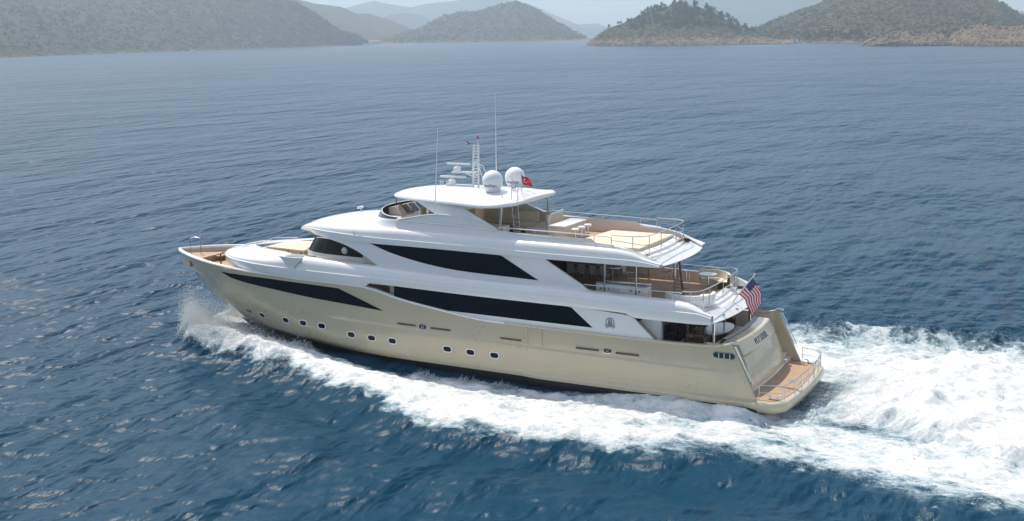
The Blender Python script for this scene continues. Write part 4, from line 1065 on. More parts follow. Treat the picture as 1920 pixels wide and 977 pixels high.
# ---- wake layout (half-breadths from the centreline)
ABSY = np.abs(GY)
def T(pts, X): p = sorted(pts); return np.interp(X, [a for a, b in p], [b for a, b in p])
outer_p = [(43.2, .2), (42.6, 2.5), (41, 4.9), (39.1, 6.2), (36, 6.6), (34.1, 6.8), (29.8, 7.4), (26.5, 8.5), (23.6, 9.8), (21.2, 10.6), (18.4, 11.7), (15.8, 12.3), (13.8, 12.0), (11.6, 11.1), (9.6, 11.2), (7.5, 11.5), (5.6, 11.4), (3.5, 10.7), (1.1, 10.3), (-1.4, 10.4), (-3.9, 10.9), (-6.2, 11.3), (-10, 11.4), (-30, 14), (-80, 20)]
inner_p = [(43.2, 0), (41.5, .3), (39.9, 1.2), (37, 2.0), (34, 3.0), (32.7, 3.6), (30.5, 4.5), (28.4, 5.1), (25.5, 5.4), (23.4, 5.5), (19.9, 5.0), (15.5, 4.75), (13.3, 4.7), (11, 4.3), (9, 3.6), (4, 3.0), (2, 0), (-80, 0)]
OUT = T(outer_p, GX); INN = T(inner_p, GX)
OUT = OUT + np.where(GY < 0, T([(43, 0), (20, 0), (6, 1.5), (0, 3.2), (-10, 3.0), (-80, 3)], GX), 0)
wob = (fbm(GX * .55, GY * .55, 4, 3) - .5)
wob2 = (fbm(GX * 1.6, GY * 1.6, 4, 5) - .5)
OUTW = OUT + wob * 2.0 + wob2 * 1.2
INNW = INN + (wob2 * 1.0 + wob * .8) * ss(1.0, 3.0, INN)
dO = OUTW - ABSY; dI = ABSY - INNW
inx = ss(-90, -40, GX) * ss(43.6, 42.6, GX)
F = ss(-.25 - .5 * ss(10, 0, GX), 1.1 + 2.6 * ss(12, 0, GX), dO) * ss(-.35, .5, dI) * inx
# lacy foam streaks and thin areas
port_lace = ss(14, 3, GX) * (1 - .0)
core = ss(1.2, -1.5, GX)                                         # propeller wash region behind the boat
cw_p = T([(1.5, .3), (.2, 1.6), (-1.6, 1.8), (-4.2, 2.2), (-6.0, 3.6), (-8.4, 4.8), (-12, 6), (-40, 9), (-90, 12)], GX)
cw_s = T([(1.5, 4.0), (0, 6.0), (-2, 8.0), (-8.4, 10.5), (-12, 11), (-40, 13), (-90, 16)], GX)
dC = np.where(GY > 0, cw_p - GY, cw_s + GY) + wob * 1.6 + wob2 * .8
CORE = ss(-.5, .9, dC) * ss(1.4, -.4, GX)
lace = ss(13, 2, GX)
big = fbm(GX * .28 + 3, GY * .42, 4, 21); med = fbm(GX * .8, GY * 1.1, 4, 31)
thin = lace * (.20 + .6 * (big - .5) + .35 * (med - .5)) * ss(0, 3.0, dO + 1.5)
F = F * (1 - thin)
F = np.maximum(F * (1 - .18 * ss(.45, .7, med)), CORE * (1.02 + .2 * (med - .5)))
# dark trough beside the prop wash, and close under the quarter
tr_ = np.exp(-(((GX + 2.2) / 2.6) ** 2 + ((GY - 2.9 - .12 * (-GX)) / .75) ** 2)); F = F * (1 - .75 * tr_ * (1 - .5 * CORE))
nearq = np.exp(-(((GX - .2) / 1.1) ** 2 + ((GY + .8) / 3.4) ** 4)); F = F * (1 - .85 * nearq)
patch = ss(.52, .70, fbm(GX * .5 - 4, GY * 1.3 + 8, 3, 44)) * ss(24, 14, GX) * ss(2.5, .2, dI - .2) ; F = F * (1 - .45 * patch * (1 - CORE))
# ambient wave damping and wake relief
H *= 1 - .35 * np.clip(F, 0, 1)
lump_early = fbm(GX * .7 + 40, GY * .7, 5, 71, .6) - .5
cr = OUT - T([(43, .6), (36, 1.4), (20, 2.0), (0, 1.6), (-80, 2)], GX)
ampl = T([(43.5, 0), (42.6, .55), (40.5, 1.35), (37, 1.3), (33, .85), (28, .6), (20, .42), (8, .34), (0, .30), (-20, .2), (-90, 0)], GX)
wid = T([(43, .9), (36, 1.3), (20, 2.0), (0, 2.0), (-80, 4)], GX)
H += ampl * np.exp(-((ABSY - cr) / wid) ** 2)
H -= .22 * ss(36, 30, GX) * ss(4, 16, GX) * np.exp(-((ABSY - INN) / 1.2) ** 2)
H -= .30 * ss(42, 30, GX) * ss(-60, 0, GX) * np.exp(-((ABSY - OUT - 2.6) / 1.9) ** 2)
H += .13 * ss(38, 26, GX) * ss(-60, 0, GX) * np.exp(-((ABSY - OUT - 6.4) / 1.9) ** 2) * (.6 + .8 * big)
H -= .06 * ss(34, 24, GX) * ss(-60, 0, GX) * np.exp(-((ABSY - OUT - 10.4) / 2.1) ** 2)
H += CORE * lump_early * .5 + CORE * (.75 * np.exp(-((GX + 6) / 5.) ** 2) + .18) * (.55 + .9 * med)
# starboard breaking crest of the wake, seen behind the platform
H += np.where(GY < 0, 1, 0) * 1.1 * ss(8, 4, GX) * ss(-12, -6, GX) * np.exp(-((ABSY - (OUT - .6)) / 1.1) ** 2) * (.5 + 1.0 * med)
rough = np.clip(F, 0, 1) * ss(.5, .2, SP)
lump = fbm(GX * 1.0, GY * 1.3, 5, 51, .62) - .5; fine = fbm(GX * 2.6, GY * 2.6, 3, 61, .7) - .5
bow = ss(30, 38, GX)
H += rough * (lump * (.46 + .25 * bow) + fine * (.20 + .10 * bow) + np.abs(lump) * .25)
H += ss(0, 1, F) * .06
# keep the water out of the hull
hd = np.maximum(ABSY - 4.25, 0)
H += np.exp(-(hd / 1.6) ** 2) * (.55 * ss(13, 6, GX) * ss(1.5, 3, GX) + .36 * ss(37, 30, GX) * ss(3, 12, GX))
inside = (GX > 2.5) & (GX < 39.5) & (ABSY < 3.6 * np.minimum(1, (39.9 - GX) / 10))
H = np.where(inside, np.minimum(H, -.1), H)
H = np.where((GX > -.4) & (GX < 3) & (ABSY < 4.0), np.minimum(H, .25), H)
F = np.clip(F, 0, 1.2)
nxv, nyv = len(ax), len(ay)
idx = np.arange(nxv * nyv).reshape(nyv, nxv)
quads = np.stack([idx[:-1, :-1], idx[:-1, 1:], idx[1:, 1:], idx[1:, :-1]], -1).reshape(-1, 4)
FS = np.clip(F, 0, 1)
# smooth mask that decides which part of the surface is the wake
K = 4; pad_ = np.pad(FS, K, mode='edge'); FB = sum(pad_[K + a:K + a + nyv, K + b:K + b + nxv] for a in (-4, -2, 0, 2, 4) for b in (-4, -2, 0, 2, 4)) / 25
fq = FB.ravel()[quads].mean(1) > .12
def surf(name, sel, m):
    q = quads[sel]; used = np.unique(q); remap = np.full(nxv * nyv, -1); remap[used] = np.arange(len(used)); q = remap[q]
    co = np.stack([GX.ravel()[used], GY.ravel()[used], H.ravel()[used]], 1).astype(np.float32)
    me = bpy.data.meshes.new(name); me.vertices.add(len(co)); me.vertices.foreach_set('co', co.ravel())
    me.loops.add(q.size); me.loops.foreach_set('vertex_index', q.ravel().astype(np.int32))
    me.polygons.add(len(q)); me.polygons.foreach_set('loop_start', (np.arange(len(q)) * 4).astype(np.int32)); me.polygons.foreach_set('loop_total', np.full(len(q), 4, np.int32))
    me.update(calc_edges=True); me.shade_smooth()
    at = me.attributes.new('foam', 'FLOAT', 'POINT'); at.data.foreach_set('value', F.ravel()[used].astype(np.float32))
    # exact normals of the height field, so that the seam between the two pieces does not show
    gy, gx = np.gradient(H, ay, ax)
    nn = np.stack([-gx.ravel()[used], -gy.ravel()[used], np.ones(len(used))], 1); nn /= np.linalg.norm(nn, axis=1)[:, None]
    me.materials.append(m); me.normals_split_custom_set_from_vertices(nn.tolist()) if len(used) < 400000 or True else None
    o = bpy.data.objects.new(name, me); COL.objects.link(o); return o

def water_mat():
    m, t, p = new_mat('sea_water'); L = t.links.new
    geo = N(t, 'ShaderNodeNewGeometry'); at = N(t, 'ShaderNodeAttribute', attribute_name='foam')
    def noise(scale, det=4, rough=.55, vec=None, dist=0):
        n = N(t, 'ShaderNodeTexNoise'); n.inputs['Scale'].default_value = scale; n.inputs['Detail'].default_value = det; n.inputs['Roughness'].default_value = rough; n.inputs['Distortion'].default_value = dist
        L(vec if vec else geo.outputs['Position'], n.inputs['Vector']); return n.outputs['Fac']
    def mth(op, a, b=None, c=None, clamp=False):
        n = N(t, 'ShaderNodeMath', operation=op); n.use_clamp = clamp
        for i, q in enumerate((a, b, c)):
            if q is None: continue
            if isinstance(q, (int, float)): n.inputs[i].default_value = q
            else: L(q, n.inputs[i])
        return n.outputs[0]
    def mr(v, a, b, c=0, d=1, smooth=True):
        n = N(t, 'ShaderNodeMapRange'); n.interpolation_type = 'SMOOTHSTEP' if smooth else 'LINEAR'
        L(v, n.inputs[0]); n.inputs[1].default_value = a; n.inputs[2].default_value = b; n.inputs[3].default_value = c; n.inputs[4].default_value = d; return n.outputs[0]
    # stretched coordinates following the wave crests
    mp = N(t, 'ShaderNodeMapping'); mp.inputs['Rotation'].default_value = (0, 0, -wd0); mp.inputs['Scale'].default_value = (1.0, .42, 1.0); L(geo.outputs['Position'], mp.inputs['Vector'])
    V = mp.outputs[0]
    n1 = noise(2.4, 5, .62, V); n2 = noise(.75, 4, .55, V); n3 = noise(.22, 4, .6, V); n4 = noise(7.5, 3, .6, V); n6 = noise(.42, 3, .55, V); n7 = noise(.075, 4, .62, V)
    patch = noise(.012, 3, .5)
    hgt = mth('ADD', mth('MULTIPLY', n1, .46), mth('ADD', mth('MULTIPLY', n2, .62), mth('ADD', mth('ADD', mth('MULTIPLY', n3, 6.0), mth('ADD', mth('MULTIPLY', n6, 3.0), mth('MULTIPLY', n7, 20.0))), mth('MULTIPLY', n4, .12))))
    hgt = mth('MULTIPLY', hgt, mr(patch, .38, .62, .78, 1.15))
    bw = N(t, 'ShaderNodeBump'); bw.inputs['Strength'].default_value = .8; bw.inputs['Distance'].default_value = .27; L(hgt, bw.inputs['Height'])
    p.inputs['Base Color'].default_value = (.003, .043, .084, 1); p.inputs['Roughness'].default_value = .25; p.inputs['IOR'].default_value = 1.333; p.inputs['Specular IOR Level'].default_value = .18
    L(bw.outputs[0], p.inputs['Normal'])
    # foam
    mp2 = N(t, 'ShaderNodeMapping'); mp2.inputs['Scale'].default_value = (.62, 1.0, .3); L(geo.outputs['Position'], mp2.inputs['Vector']); V2 = mp2.outputs[0]
    f1 = noise(1.5, 9, .68, V2, .6); f2 = noise(.55, 5, .6, V2, .4); f3 = noise(6.5, 5, .75, V2); f4 = noise(2.6, 4, .7, V2, 1.2)
    ds = N(t, 'ShaderNodeTexNoise'); ds.inputs['Scale'].default_value = 1.3; ds.inputs['Detail'].default_value = 5; L(V2, ds.inputs['Vector'])
    vm = N(t, 'ShaderNodeVectorMath', operation='SCALE'); vm.inputs['Scale'].default_value = 1.1; L(ds.outputs['Color'], vm.inputs[0])
    va = N(t, 'ShaderNodeVectorMath', operation='ADD'); L(vm.outputs[0], va.inputs[0]); L(V2, va.inputs[1])
    def vor(sc):
        v = N(t, 'ShaderNodeTexVoronoi', feature='DISTANCE_TO_EDGE'); v.inputs['Scale'].default_value = sc; L(va.outputs[0], v.inputs['Vector']); return v.outputs['Distance']
    web = mth('ADD', mth('MULTIPLY', mr(vor(1.05), 0, .28, 1, 0), .6), mth('MULTIPLY', mr(vor(2.7), 0, .22, 1, 0), .4))
    fo = at.outputs['Fac']
    base = mth('ADD', mth('MULTIPLY', fo, 1.75), mth('ADD', mth('MULTIPLY', mth('SUBTRACT', f1, .5), 1.5), mth('ADD', mth('MULTIPLY', mth('SUBTRACT', f2, .5), 1.2), mth('ADD', mth('MULTIPLY', web, .55), mth('ADD', mth('MULTIPLY', mth('SUBTRACT', f3, .5), 1.3), mth('MULTIPLY', mth('SUBTRACT', f4, .5), 1.3))))))
    mask = mth('MULTIPLY', mr(base, .95, 1.18), mr(fo, .03, .12))
    aer = mth('MULTIPLY', mr(base, .25, 1.0, 0, .85), mr(fo, .05, .3))
    # aerated water
    mxc = N(t, 'ShaderNodeMix', data_type='RGBA'); mxc.inputs[6].default_value = (.003, .043, .084, 1); mxc.inputs[7].default_value = (.26, .36, .40, 1); L(aer, mxc.inputs[0]); L(mxc.outputs[2], p.inputs['Base Color'])
    L(mr(aer, 0, 1, .31, .5), p.inputs['Roughness'])
    fb = N(t, 'ShaderNodeBsdfPrincipled'); fb.inputs['Roughness'].default_value = .85; fb.inputs['Specular IOR Level'].default_value = .2
    fc = N(t, 'ShaderNodeMix', data_type='RGBA'); fc.inputs[6].default_value = (.50, .60, .63, 1); fc.inputs[7].default_value = (.86, .865, .86, 1); L(mr(base, .95, 2.0), fc.inputs[0]); L(fc.outputs[2], fb.inputs['Base Color'])
    fb.inputs['Subsurface Weight'].default_value = 0
    bf = N(t, 'ShaderNodeBump'); bf.inputs['Strength'].default_value = .9; bf.inputs['Distance'].default_value = .24
    L(mth('ADD', mth('MULTIPLY', f1, .9), mth('ADD', mth('MULTIPLY', f3, .22), mth('MULTIPLY', mth('MINIMUM', base, 2), .25))), bf.inputs['Height']); L(bf.outputs[0], fb.inputs['Normal'])
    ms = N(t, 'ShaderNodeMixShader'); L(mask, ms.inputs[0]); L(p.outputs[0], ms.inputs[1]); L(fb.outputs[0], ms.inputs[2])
    L(ms.outputs[0], t.nodes['Material Output'].inputs['Surface'])
    return m
WM = water_mat()
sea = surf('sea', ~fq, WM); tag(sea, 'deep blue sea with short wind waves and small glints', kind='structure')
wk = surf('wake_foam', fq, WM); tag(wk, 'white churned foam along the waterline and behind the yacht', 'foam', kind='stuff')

# spray thrown up along the bow wave, the wake crest and behind the platform
def spray(name, n, label, gen):
    q = np.array([gen() for _ in range(n)]); r = q[:, 3]; P = q[:, :3]
    ico = np.array([[1, 1, 1], [1, -1, -1], [-1, 1, -1], [-1, -1, 1]], float) / math.sqrt(3)
    rot = rng.normal(size=(n, 3, 3)); rot = np.linalg.qr(rot)[0]
    v = P[:, None, :] + r[:, None, None] * np.einsum('kj,nij->nki', ico, rot)
    f = np.array([[0, 1, 2], [0, 3, 1], [0, 2, 3], [1, 3, 2]]); fs = (np.arange(n)[:, None, None] * 4 + f[None]).reshape(-1, 3)
    me = bpy.data.meshes.new(name); me.vertices.add(n * 4); me.vertices.foreach_set('co', v.astype(np.float32).ravel())
    me.loops.add(fs.size); me.loops.foreach_set('vertex_index', fs.ravel().astype(np.int32)); me.polygons.add(len(fs))
    me.polygons.foreach_set('loop_start', (np.arange(len(fs)) * 3).astype(np.int32)); me.polygons.foreach_set('loop_total', np.full(len(fs), 3, np.int32)); me.update(calc_edges=True)
    me.materials.append(M['drop']); o = bpy.data.objects.new(name, me); COL.objects.link(o); return tag(o, label, 'spray', kind='stuff')
M['drop'] = mat('spray_droplets', (.9, .92, .93), .5)
_t = M['drop'].node_tree; _tr = _t.nodes.new('ShaderNodeBsdfTranslucent'); _tr.inputs[0].default_value = (.9, .92, .93, 1); _mx = _t.nodes.new('ShaderNodeMixShader'); _mx.inputs[0].default_value = .5
_t.links.new(_t.nodes['Principled BSDF'].outputs[0], _mx.inputs[1]); _t.links.new(_tr.outputs[0], _mx.inputs[2]); _t.links.new(_mx.outputs[0], _t.nodes['Material Output'].inputs[0])
hx = lambda x, pts: float(np.interp(x, [a for a, b in sorted(pts)], [b for a, b in sorted(pts)]))
def hat(x, y):
    i = int(np.searchsorted(ax, x)); j = int(np.searchsorted(ay, y)); return float(H[min(j, nyv - 1), min(i, nxv - 1)])
def g_bow():
    s_ = 1 if rng.random() < .62 else -1
    x = 43.0 - rng.gamma(2.0, 1.9); x = max(x, 28)
    o = hx(x, outer_p); i = hx(x, inner_p); u = rng.beta(2.6, 1.3); y = i + (o - i) * u + rng.normal() * .18
    top = hx(x, [(43, .5), (41.5, 1.1), (39, 1.2), (36, .9), (32, .6), (28, .35)])
    z = hat(x, s_ * y) + .02 + top * abs(rng.normal()) ** 1.5 * .42 * (.4 + u)
    return (x, s_ * y, z, rng.uniform(.010, .028))
def g_sheet():
    s_ = 1 if rng.random() < .62 else -1
    x = rng.uniform(35.5, 43.6); u = rng.random(); z = hx(x, [(43.6, 1.3), (42, 1.3), (39, .9), (35.5, .35)]) * (1 - u ** 1.5) + .1
    y0 = hull_y(x, max(z, .2)); o = hx(x, outer_p); y = y0 + (max(o, y0 + .4) - y0) * u + rng.normal() * .12
    return (x + rng.normal() * .15, s_ * y, z + rng.normal() * .1, rng.uniform(.008, .022))
def g_edge():
    s_ = 1 if rng.random() < .5 else -1
    x = rng.uniform(-10, 34); o = hx(x, outer_p) + (0 if s_ > 0 else hx(x, [(43, 0), (20, 0), (6, 1.5), (0, 3.2), (-10, 3.0)]))
    y = o - .35 - abs(rng.normal()) * .9
    return (x, s_ * y, hat(x, s_ * y) + abs(rng.normal()) ** 1.6 * (.10 if s_ > 0 else .16), rng.uniform(.008, .022))
def g_wash():
    x = 1.2 - rng.gamma(2.0, 1.7); y = rng.normal() * 3.0 - 1.5 
    return (x, y, hat(x, y) + abs(rng.normal()) ** 1.5 * .22, rng.uniform(.008, .022))
def g_splash():
    c = [(30.6, 4.75, 1.0, .5), (21.5, 5.1, .55, .6), (18.8, 4.9, .5, .6), (16.6, 4.7, .4, .5)][rng.integers(0, 4)]
    q = rng.normal(); x = c[0] + q * c[3] * 1.3; y = c[1] + abs(rng.normal()) * .25
    jet = .45 + .55 * math.sin(x * 9.1) * math.sin(x * 23.7 + 1)
    return (x, y, c[2] * math.exp(-(q ** 2) * .8) * jet * rng.random() ** 1.4 + hat(x, y), rng.uniform(.01, .03))
spray('bow_spray', 70000, 'white spray bursting from the bow wave at the stem', g_bow)
spray('bow_mist', 15000, 'fine pale mist hanging between the bow and its wave', g_sheet)
spray('wake_spray', 9000, 'scattered droplets along the crest of the wake', g_edge)
spray('stern_spray', 22000, 'white spray thrown up behind the swim platform', g_wash)
spray('side_splash', 6000, 'small splashes breaking against the side of the hull', g_splash)

# ================================================================== LAND
def hill_mat(name, dark, mid, rock, rock_amt=.35, scale=.03, tall=30.0):
    m, t, p = new_mat(name); L = t.links.new; geo = N(t, 'ShaderNodeNewGeometry')
    def noise(sc, det=5, r=.6):
        n = N(t, 'ShaderNodeTexNoise'); n.inputs['Scale'].default_value = sc; n.inputs['Detail'].default_value = det; n.inputs['Roughness'].default_value = r; L(geo.outputs['Position'], n.inputs['Vector']); return n.outputs['Fac']
    def mr(v, a, b):
        n = N(t, 'ShaderNodeMapRange'); n.interpolation_type = 'SMOOTHSTEP'; L(v, n.inputs[0]); n.inputs[1].default_value = a; n.inputs[2].default_value = b; return n.outputs[0]
    def mix(f, a, b):
        n = N(t, 'ShaderNodeMix', data_type='RGBA'); L(f, n.inputs[0])
        for i, q in ((6, a), (7, b)):
            if isinstance(q, tuple): n.inputs[i].default_value = (*q, 1)
            else: L(q, n.inputs[i])
        return n.outputs[2]
    g = mix(mr(noise(scale * 4, 7, .7), .4, .6), dark, mid)
    rk = mix(mr(noise(scale * 7, 6, .7), .35, .65), tuple(c * .28 for c in rock), rock)
    at = N(t, 'ShaderNodeAttribute', attribute_name='rock'); a2 = N(t, 'ShaderNodeMath', operation='ADD'); L(at.outputs['Fac'], a2.inputs[0])
    sb = N(t, 'ShaderNodeMath', operation='SUBTRACT'); L(noise(scale * 2.5, 6, .65), sb.inputs[0]); sb.inputs[1].default_value = .5
    ml = N(t, 'ShaderNodeMath', operation='MULTIPLY'); L(sb.outputs[0], ml.inputs[0]); ml.inputs[1].default_value = 2.2; L(ml.outputs[0], a2.inputs[1])
    L(mix(mr(a2.outputs[0], .45, .6), g, rk), p.inputs['Base Color']); p.inputs['Roughness'].default_value = .95; p.inputs['Specular IOR Level'].default_value = .1
    b = N(t, 'ShaderNodeBump'); b.inputs['Strength'].default_value = 1; b.inputs['Distance'].default_value = .12 / scale; L(noise(scale * 5, 7, .7), b.inputs['Height']); L(b.outputs[0], p.inputs['Normal'])
    return m
CX, CY = CAM.x, CAM.y
def terrain(name, ridge, D, shore, back, m, nu, nv, rough, rscale, rock_h, label, seed=1, power=.8, rock_noise=.2, cliff=0.0):
    """ridge: (bearing, height) pairs at range D; shore: (bearing, range) pairs; returns object and a height sampler"""
    ridge = sorted(ridge); shore = sorted(shore)
    a0, a1 = ridge[0][0], ridge[-1][0]
    A = np.linspace(a0, a1, nu); R = np.interp(A, [a for a, b in ridge], [b for a, b in ridge]); S = np.interp(A, [a for a, b in shore], [b for a, b in shore])
    R = np.maximum(R, -2)
    tv = np.concatenate([np.linspace(0, 1, nv) ** 1.25, 1 + np.linspace(.04, 1, nv // 3)])
    AA, TT = np.meshgrid(A, tv, indexing='ij'); SS = S[:, None]; RR = R[:, None]
    rng_ = np.where(TT <= 1, SS + (D - SS) * TT, D + back * (TT - 1))
    prof = np.where(TT <= 1, np.clip(TT, 0, 1) ** power, np.maximum(1 - (TT - 1) ** 1.2, 0))
    X_ = CX + rng_ * np.cos(np.radians(AA)); Y_ = CY + rng_ * np.sin(np.radians(AA))
    n = fbm(X_ / rscale + 50, Y_ / rscale + 50, 6, seed, .55) - .5
    rid = np.abs(fbm(X_ / rscale * .7 + 9, Y_ / rscale * .7 - 20, 4, seed + 9) - .5) * 2
    env = np.clip(prof * 3, 0, 1) * np.clip(1.15 - np.abs(TT - 1) * 0, 0, 1)
    near1 = np.clip(np.abs(TT - 1) * 5, .12, 1)
    Z = RR * prof + env * (n * rough * near1 - rid * rough * .9 * np.clip(near1 * 1.6, 0, 1) * prof)
    if cliff:
        cz = cliff * (.5 + .9 * fbm(X_ / 22, Y_ / 22, 4, seed + 3)) * np.clip(RR / 20, 0, 1); Z = np.maximum(Z, np.minimum(cz, TT * 420 * cliff / 10) * (TT < .6) + Z * (TT >= .6)) 
        Z += (fbm(X_ / 5, Y_ / 5, 4, seed + 30, .65) - .5) * cliff * .55 * (Z < cliff * 1.6) * np.clip(TT * 30, 0, 1)
    Z = np.where(TT <= 0, -3, Z)
    nU, nV = Z.shape; idx = np.arange(nU * nV).reshape(nU, nV)
    q = np.stack([idx[:-1, :-1], idx[1:, :-1], idx[1:, 1:], idx[:-1, 1:]], -1).reshape(-1, 4)
    me = bpy.data.meshes.new(name); co = np.stack([X_.ravel(), Y_.ravel(), Z.ravel()], 1).astype(np.float32)
    me.vertices.add(len(co)); me.vertices.foreach_set('co', co.ravel()); me.loops.add(q.size); me.loops.foreach_set('vertex_index', q.ravel().astype(np.int32))
    me.polygons.add(len(q)); me.polygons.foreach_set('loop_start', (np.arange(len(q)) * 4).astype(np.int32)); me.polygons.foreach_set('loop_total', np.full(len(q), 4, np.int32)); me.update(calc_edges=True)
    me.shade_smooth() if not cliff else me.shade_flat()
    rk = np.clip(1.15 - Z / np.maximum(rock_h, .1), 0, 1) * (rock_h > 0) * .62 + rock_noise
    at = me.attributes.new('rock', 'FLOAT', 'POINT'); at.data.foreach_set('value', rk.ravel().astype(np.float32)); me.materials.append(m)
    o = bpy.data.objects.new(name, me); COL.objects.link(o); tag(o, label, kind='structure')
    return o, (A, tv, X_, Y_, Z)
HM_near = hill_mat('scrub_hillside', (.030, .036, .016), (.13, .105, .062), (.33, .25, .185), scale=.05)
HM_mid = hill_mat('far_scrub_hillside', (.022, .032, .018), (.10, .085, .055), (.30, .24, .18), scale=.018)
HM_far = hill_mat('distant_mountain', (.035, .05, .045), (.06, .07, .06), (.2, .18, .16), scale=.004)
islet, IS = terrain('islet', [(-64.43, 1.6), (-64.6, 8), (-64.95, 15.9), (-65.59, 26), (-66.23, 33), (-67.0, 43), (-67.63, 50), (-68.26, 54), (-69.14, 56), (-69.77, 52), (-70.52, 43), (-70.9, 36), (-71.4, 28), (-71.83, 19), (-72.53, 11), (-73.28, 6), (-74.2, 1)], 1750,
    [(-64.43, 1740), (-64.9, 1640), (-66, 1600), (-68, 1570), (-70, 1540), (-72, 1520), (-74.2, 1500)], 260, HM_near, 520, 110, 15, 34, 15, 'small wooded islet with pale rocky cliffs at its foot', 2, .75, .10, 5)
hill_r, HR = terrain('headland_hill', [(-71.5, 2), (-71.92, 6), (-72.15, 19), (-73.01, 30), (-73.98, 43), (-75.18, 56), (-75.89, 68), (-77.3, 81), (-79.15, 88), (-80.99, 79), (-82.58, 60.7), (-83.25, 50.0), (-84.16, 30.0), (-86, 15)], 1950,
    [(-71.5, 1900), (-73.5, 1640), (-75, 1570), (-77, 1480), (-80, 1440), (-84, 1400), (-86, 1380)], 500, HM_near, 420, 100, 30, 90, 3, 'large scrub covered hill behind the right hand shore', 5, .85, .06)
cliffs, CL = terrain('rocky_shore', [(-77.2, .5), (-77.5, 5), (-77.86, 9.7), (-78.78, 15), (-79.3, 15.5), (-79.72, 12.0), (-80.4, 13.5), (-81.09, 10.4), (-81.75, 17.3), (-82.42, 20.1), (-83.31, 17.6), (-84.3, 18), (-86, 20)], 1250,
    [(-77.2, 1245), (-77.8, 1215), (-79, 1205), (-80, 1190), (-81.2, 1180), (-82.5, 1140), (-84, 1100), (-86, 1080)], 160, HM_near, 700, 70, 13, 17, 30, 'bare tan rock cliffs on the right hand shore', 8, .62, .75, 5)
left_a, LA = terrain('near_hills', [(-34, 190), (-36.45, 181.4), (-37.7, 164.8), (-42.15, 158.6), (-46.83, 139.3), (-49.97, 111.1), (-50.7, 99.7), (-51.67, 69.9), (-52.64, 32.4), (-53.9, 1.0)], 2800,
    [(-34, 1700), (-37.4, 1835), (-42, 2060), (-46.8, 2332), (-50, 2620), (-53.9, 2790)], 700, HM_mid, 360, 80, 50, 260, 4, 'broad hazy scrub hills along the left hand shore', 12, .9, .12)
left_b, LB = terrain('middle_hills', [(-47, 150), (-49.23, 152.4), (-50.42, 154.7), (-50.71, 150.8), (-51.45, 135.5), (-52.69, 123.0), (-53.44, 98.3), (-53.94, 99.5), (-54.95, 76.1), (-55.7, 52.9), (-56.46, 33.3), (-57.47, 4), (-58.5, 1)], 4200,
    [(-47, 3000), (-53, 3200), (-55, 3300), (-58.5, 3600)], 900, HM_mid, 260, 50, 40, 300, 4, 'hazy blue hills behind the left hand bay', 15, .9, .12)
mid, MI = terrain('pointed_hill', [(-53.4, .5), (-54.14, 6), (-55.69, 28.3), (-56.47, 44.8), (-57.51, 72.6), (-58.28, 80.4), (-59.31, 85.0), (-60.09, 98.6), (-60.99, 107.6), (-61.5, 99.8), (-62.14, 81.7), (-62.9, 54.7), (-63.67, 29.0), (-64.44, 3.4), (-64.8, .5)], 3300,
    [(-53.4, 3000), (-57, 2900), (-61, 2800), (-64.8, 2760)], 700, HM_mid, 300, 60, 22, 220, 4, 'pointed scrub hill in the middle of the far shore', 18, 1.0, .2)
far_c, FC = terrain('far_mountains', [(-50, 150), (-51.68, 181.2), (-52.95, 212.8), (-54.22, 254.9), (-54.98, 232.1), (-55.99, 208.6), (-56.76, 231.1), (-58.04, 245.1), (-59.33, 266.1), (-60.87, 251.3), (-62.14, 188.1), (-63.16, 121.9), (-64.06, 70.0), (-64.95, 77.9), (-65.47, 48.3), (-66.5, 8)], 8000,
    [(-50, 6200), (-66.5, 6300)], 700, HM_far, 200, 24, 40, 700, 0, 'pale blue mountains on the horizon', 20, 1.0, 0)
far_r, FR = terrain('far_mountain_ridge', [(-66.8, 60), (-68.0, 130), (-68.52, 154.5), (-69.52, 208.0), (-71.99, 284.0), (-76.8, 321.5), (-81.42, 249.5), (-82.81, 138.9), (-83.71, 83.4), (-86, 53.4)], 6500,
    [(-66.8, 5600), (-86, 5600)], 700, HM_far, 160, 24, 40, 700, 0, 'pale blue mountain ridge behind the islet and the right hill', 22, 1.0, 0)
far_b, FB_ = terrain('far_low_hills', [(-53.6, 60), (-54.44, 109.3), (-54.96, 126.6), (-55.73, 135.6), (-56.49, 118.3), (-57.24, 77.2), (-58, 30)], 6000, [(-53.6, 5300), (-58, 5300)], 500, HM_far, 120, 20, 20, 500, 0, 'low blue hills between the left hills and the pointed hill', 24, 1.0, 0)

# ---- vegetation
def leaf_mat(name, a, b):
    m, t, p = new_mat(name); oi = N(t, 'ShaderNodeObjectInfo'); geo = N(t, 'ShaderNodeNewGeometry')
    no = N(t, 'ShaderNodeTexNoise'); no.inputs['Scale'].default_value = .35; no.inputs['Detail'].default_value = 4; t.links.new(geo.outputs['Position'], no.inputs['Vector'])
    mr_ = N(t, 'ShaderNodeMapRange'); mr_.inputs[1].default_value = .35; mr_.inputs[2].default_value = .65; t.links.new(no.outputs['Fac'], mr_.inputs[0])
    mx = N(t, 'ShaderNodeMix', data_type='RGBA'); mx.inputs[6].default_value = (*a, 1); mx.inputs[7].default_value = (*b, 1); t.links.new(mr_.outputs[0], mx.inputs[0]); t.links.new(mx.outputs[2], p.inputs['Base Color']); p.inputs['Roughness'].default_value = .8
    return m
M['pine'] = leaf_mat('pine_foliage', (.022, .045, .014), (.060, .085, .026)); M['bush'] = leaf_mat('scrub_foliage', (.016, .028, .010), (.055, .065, .026)); M['bark'] = mat('pine_bark', (.10, .06, .04), .9)
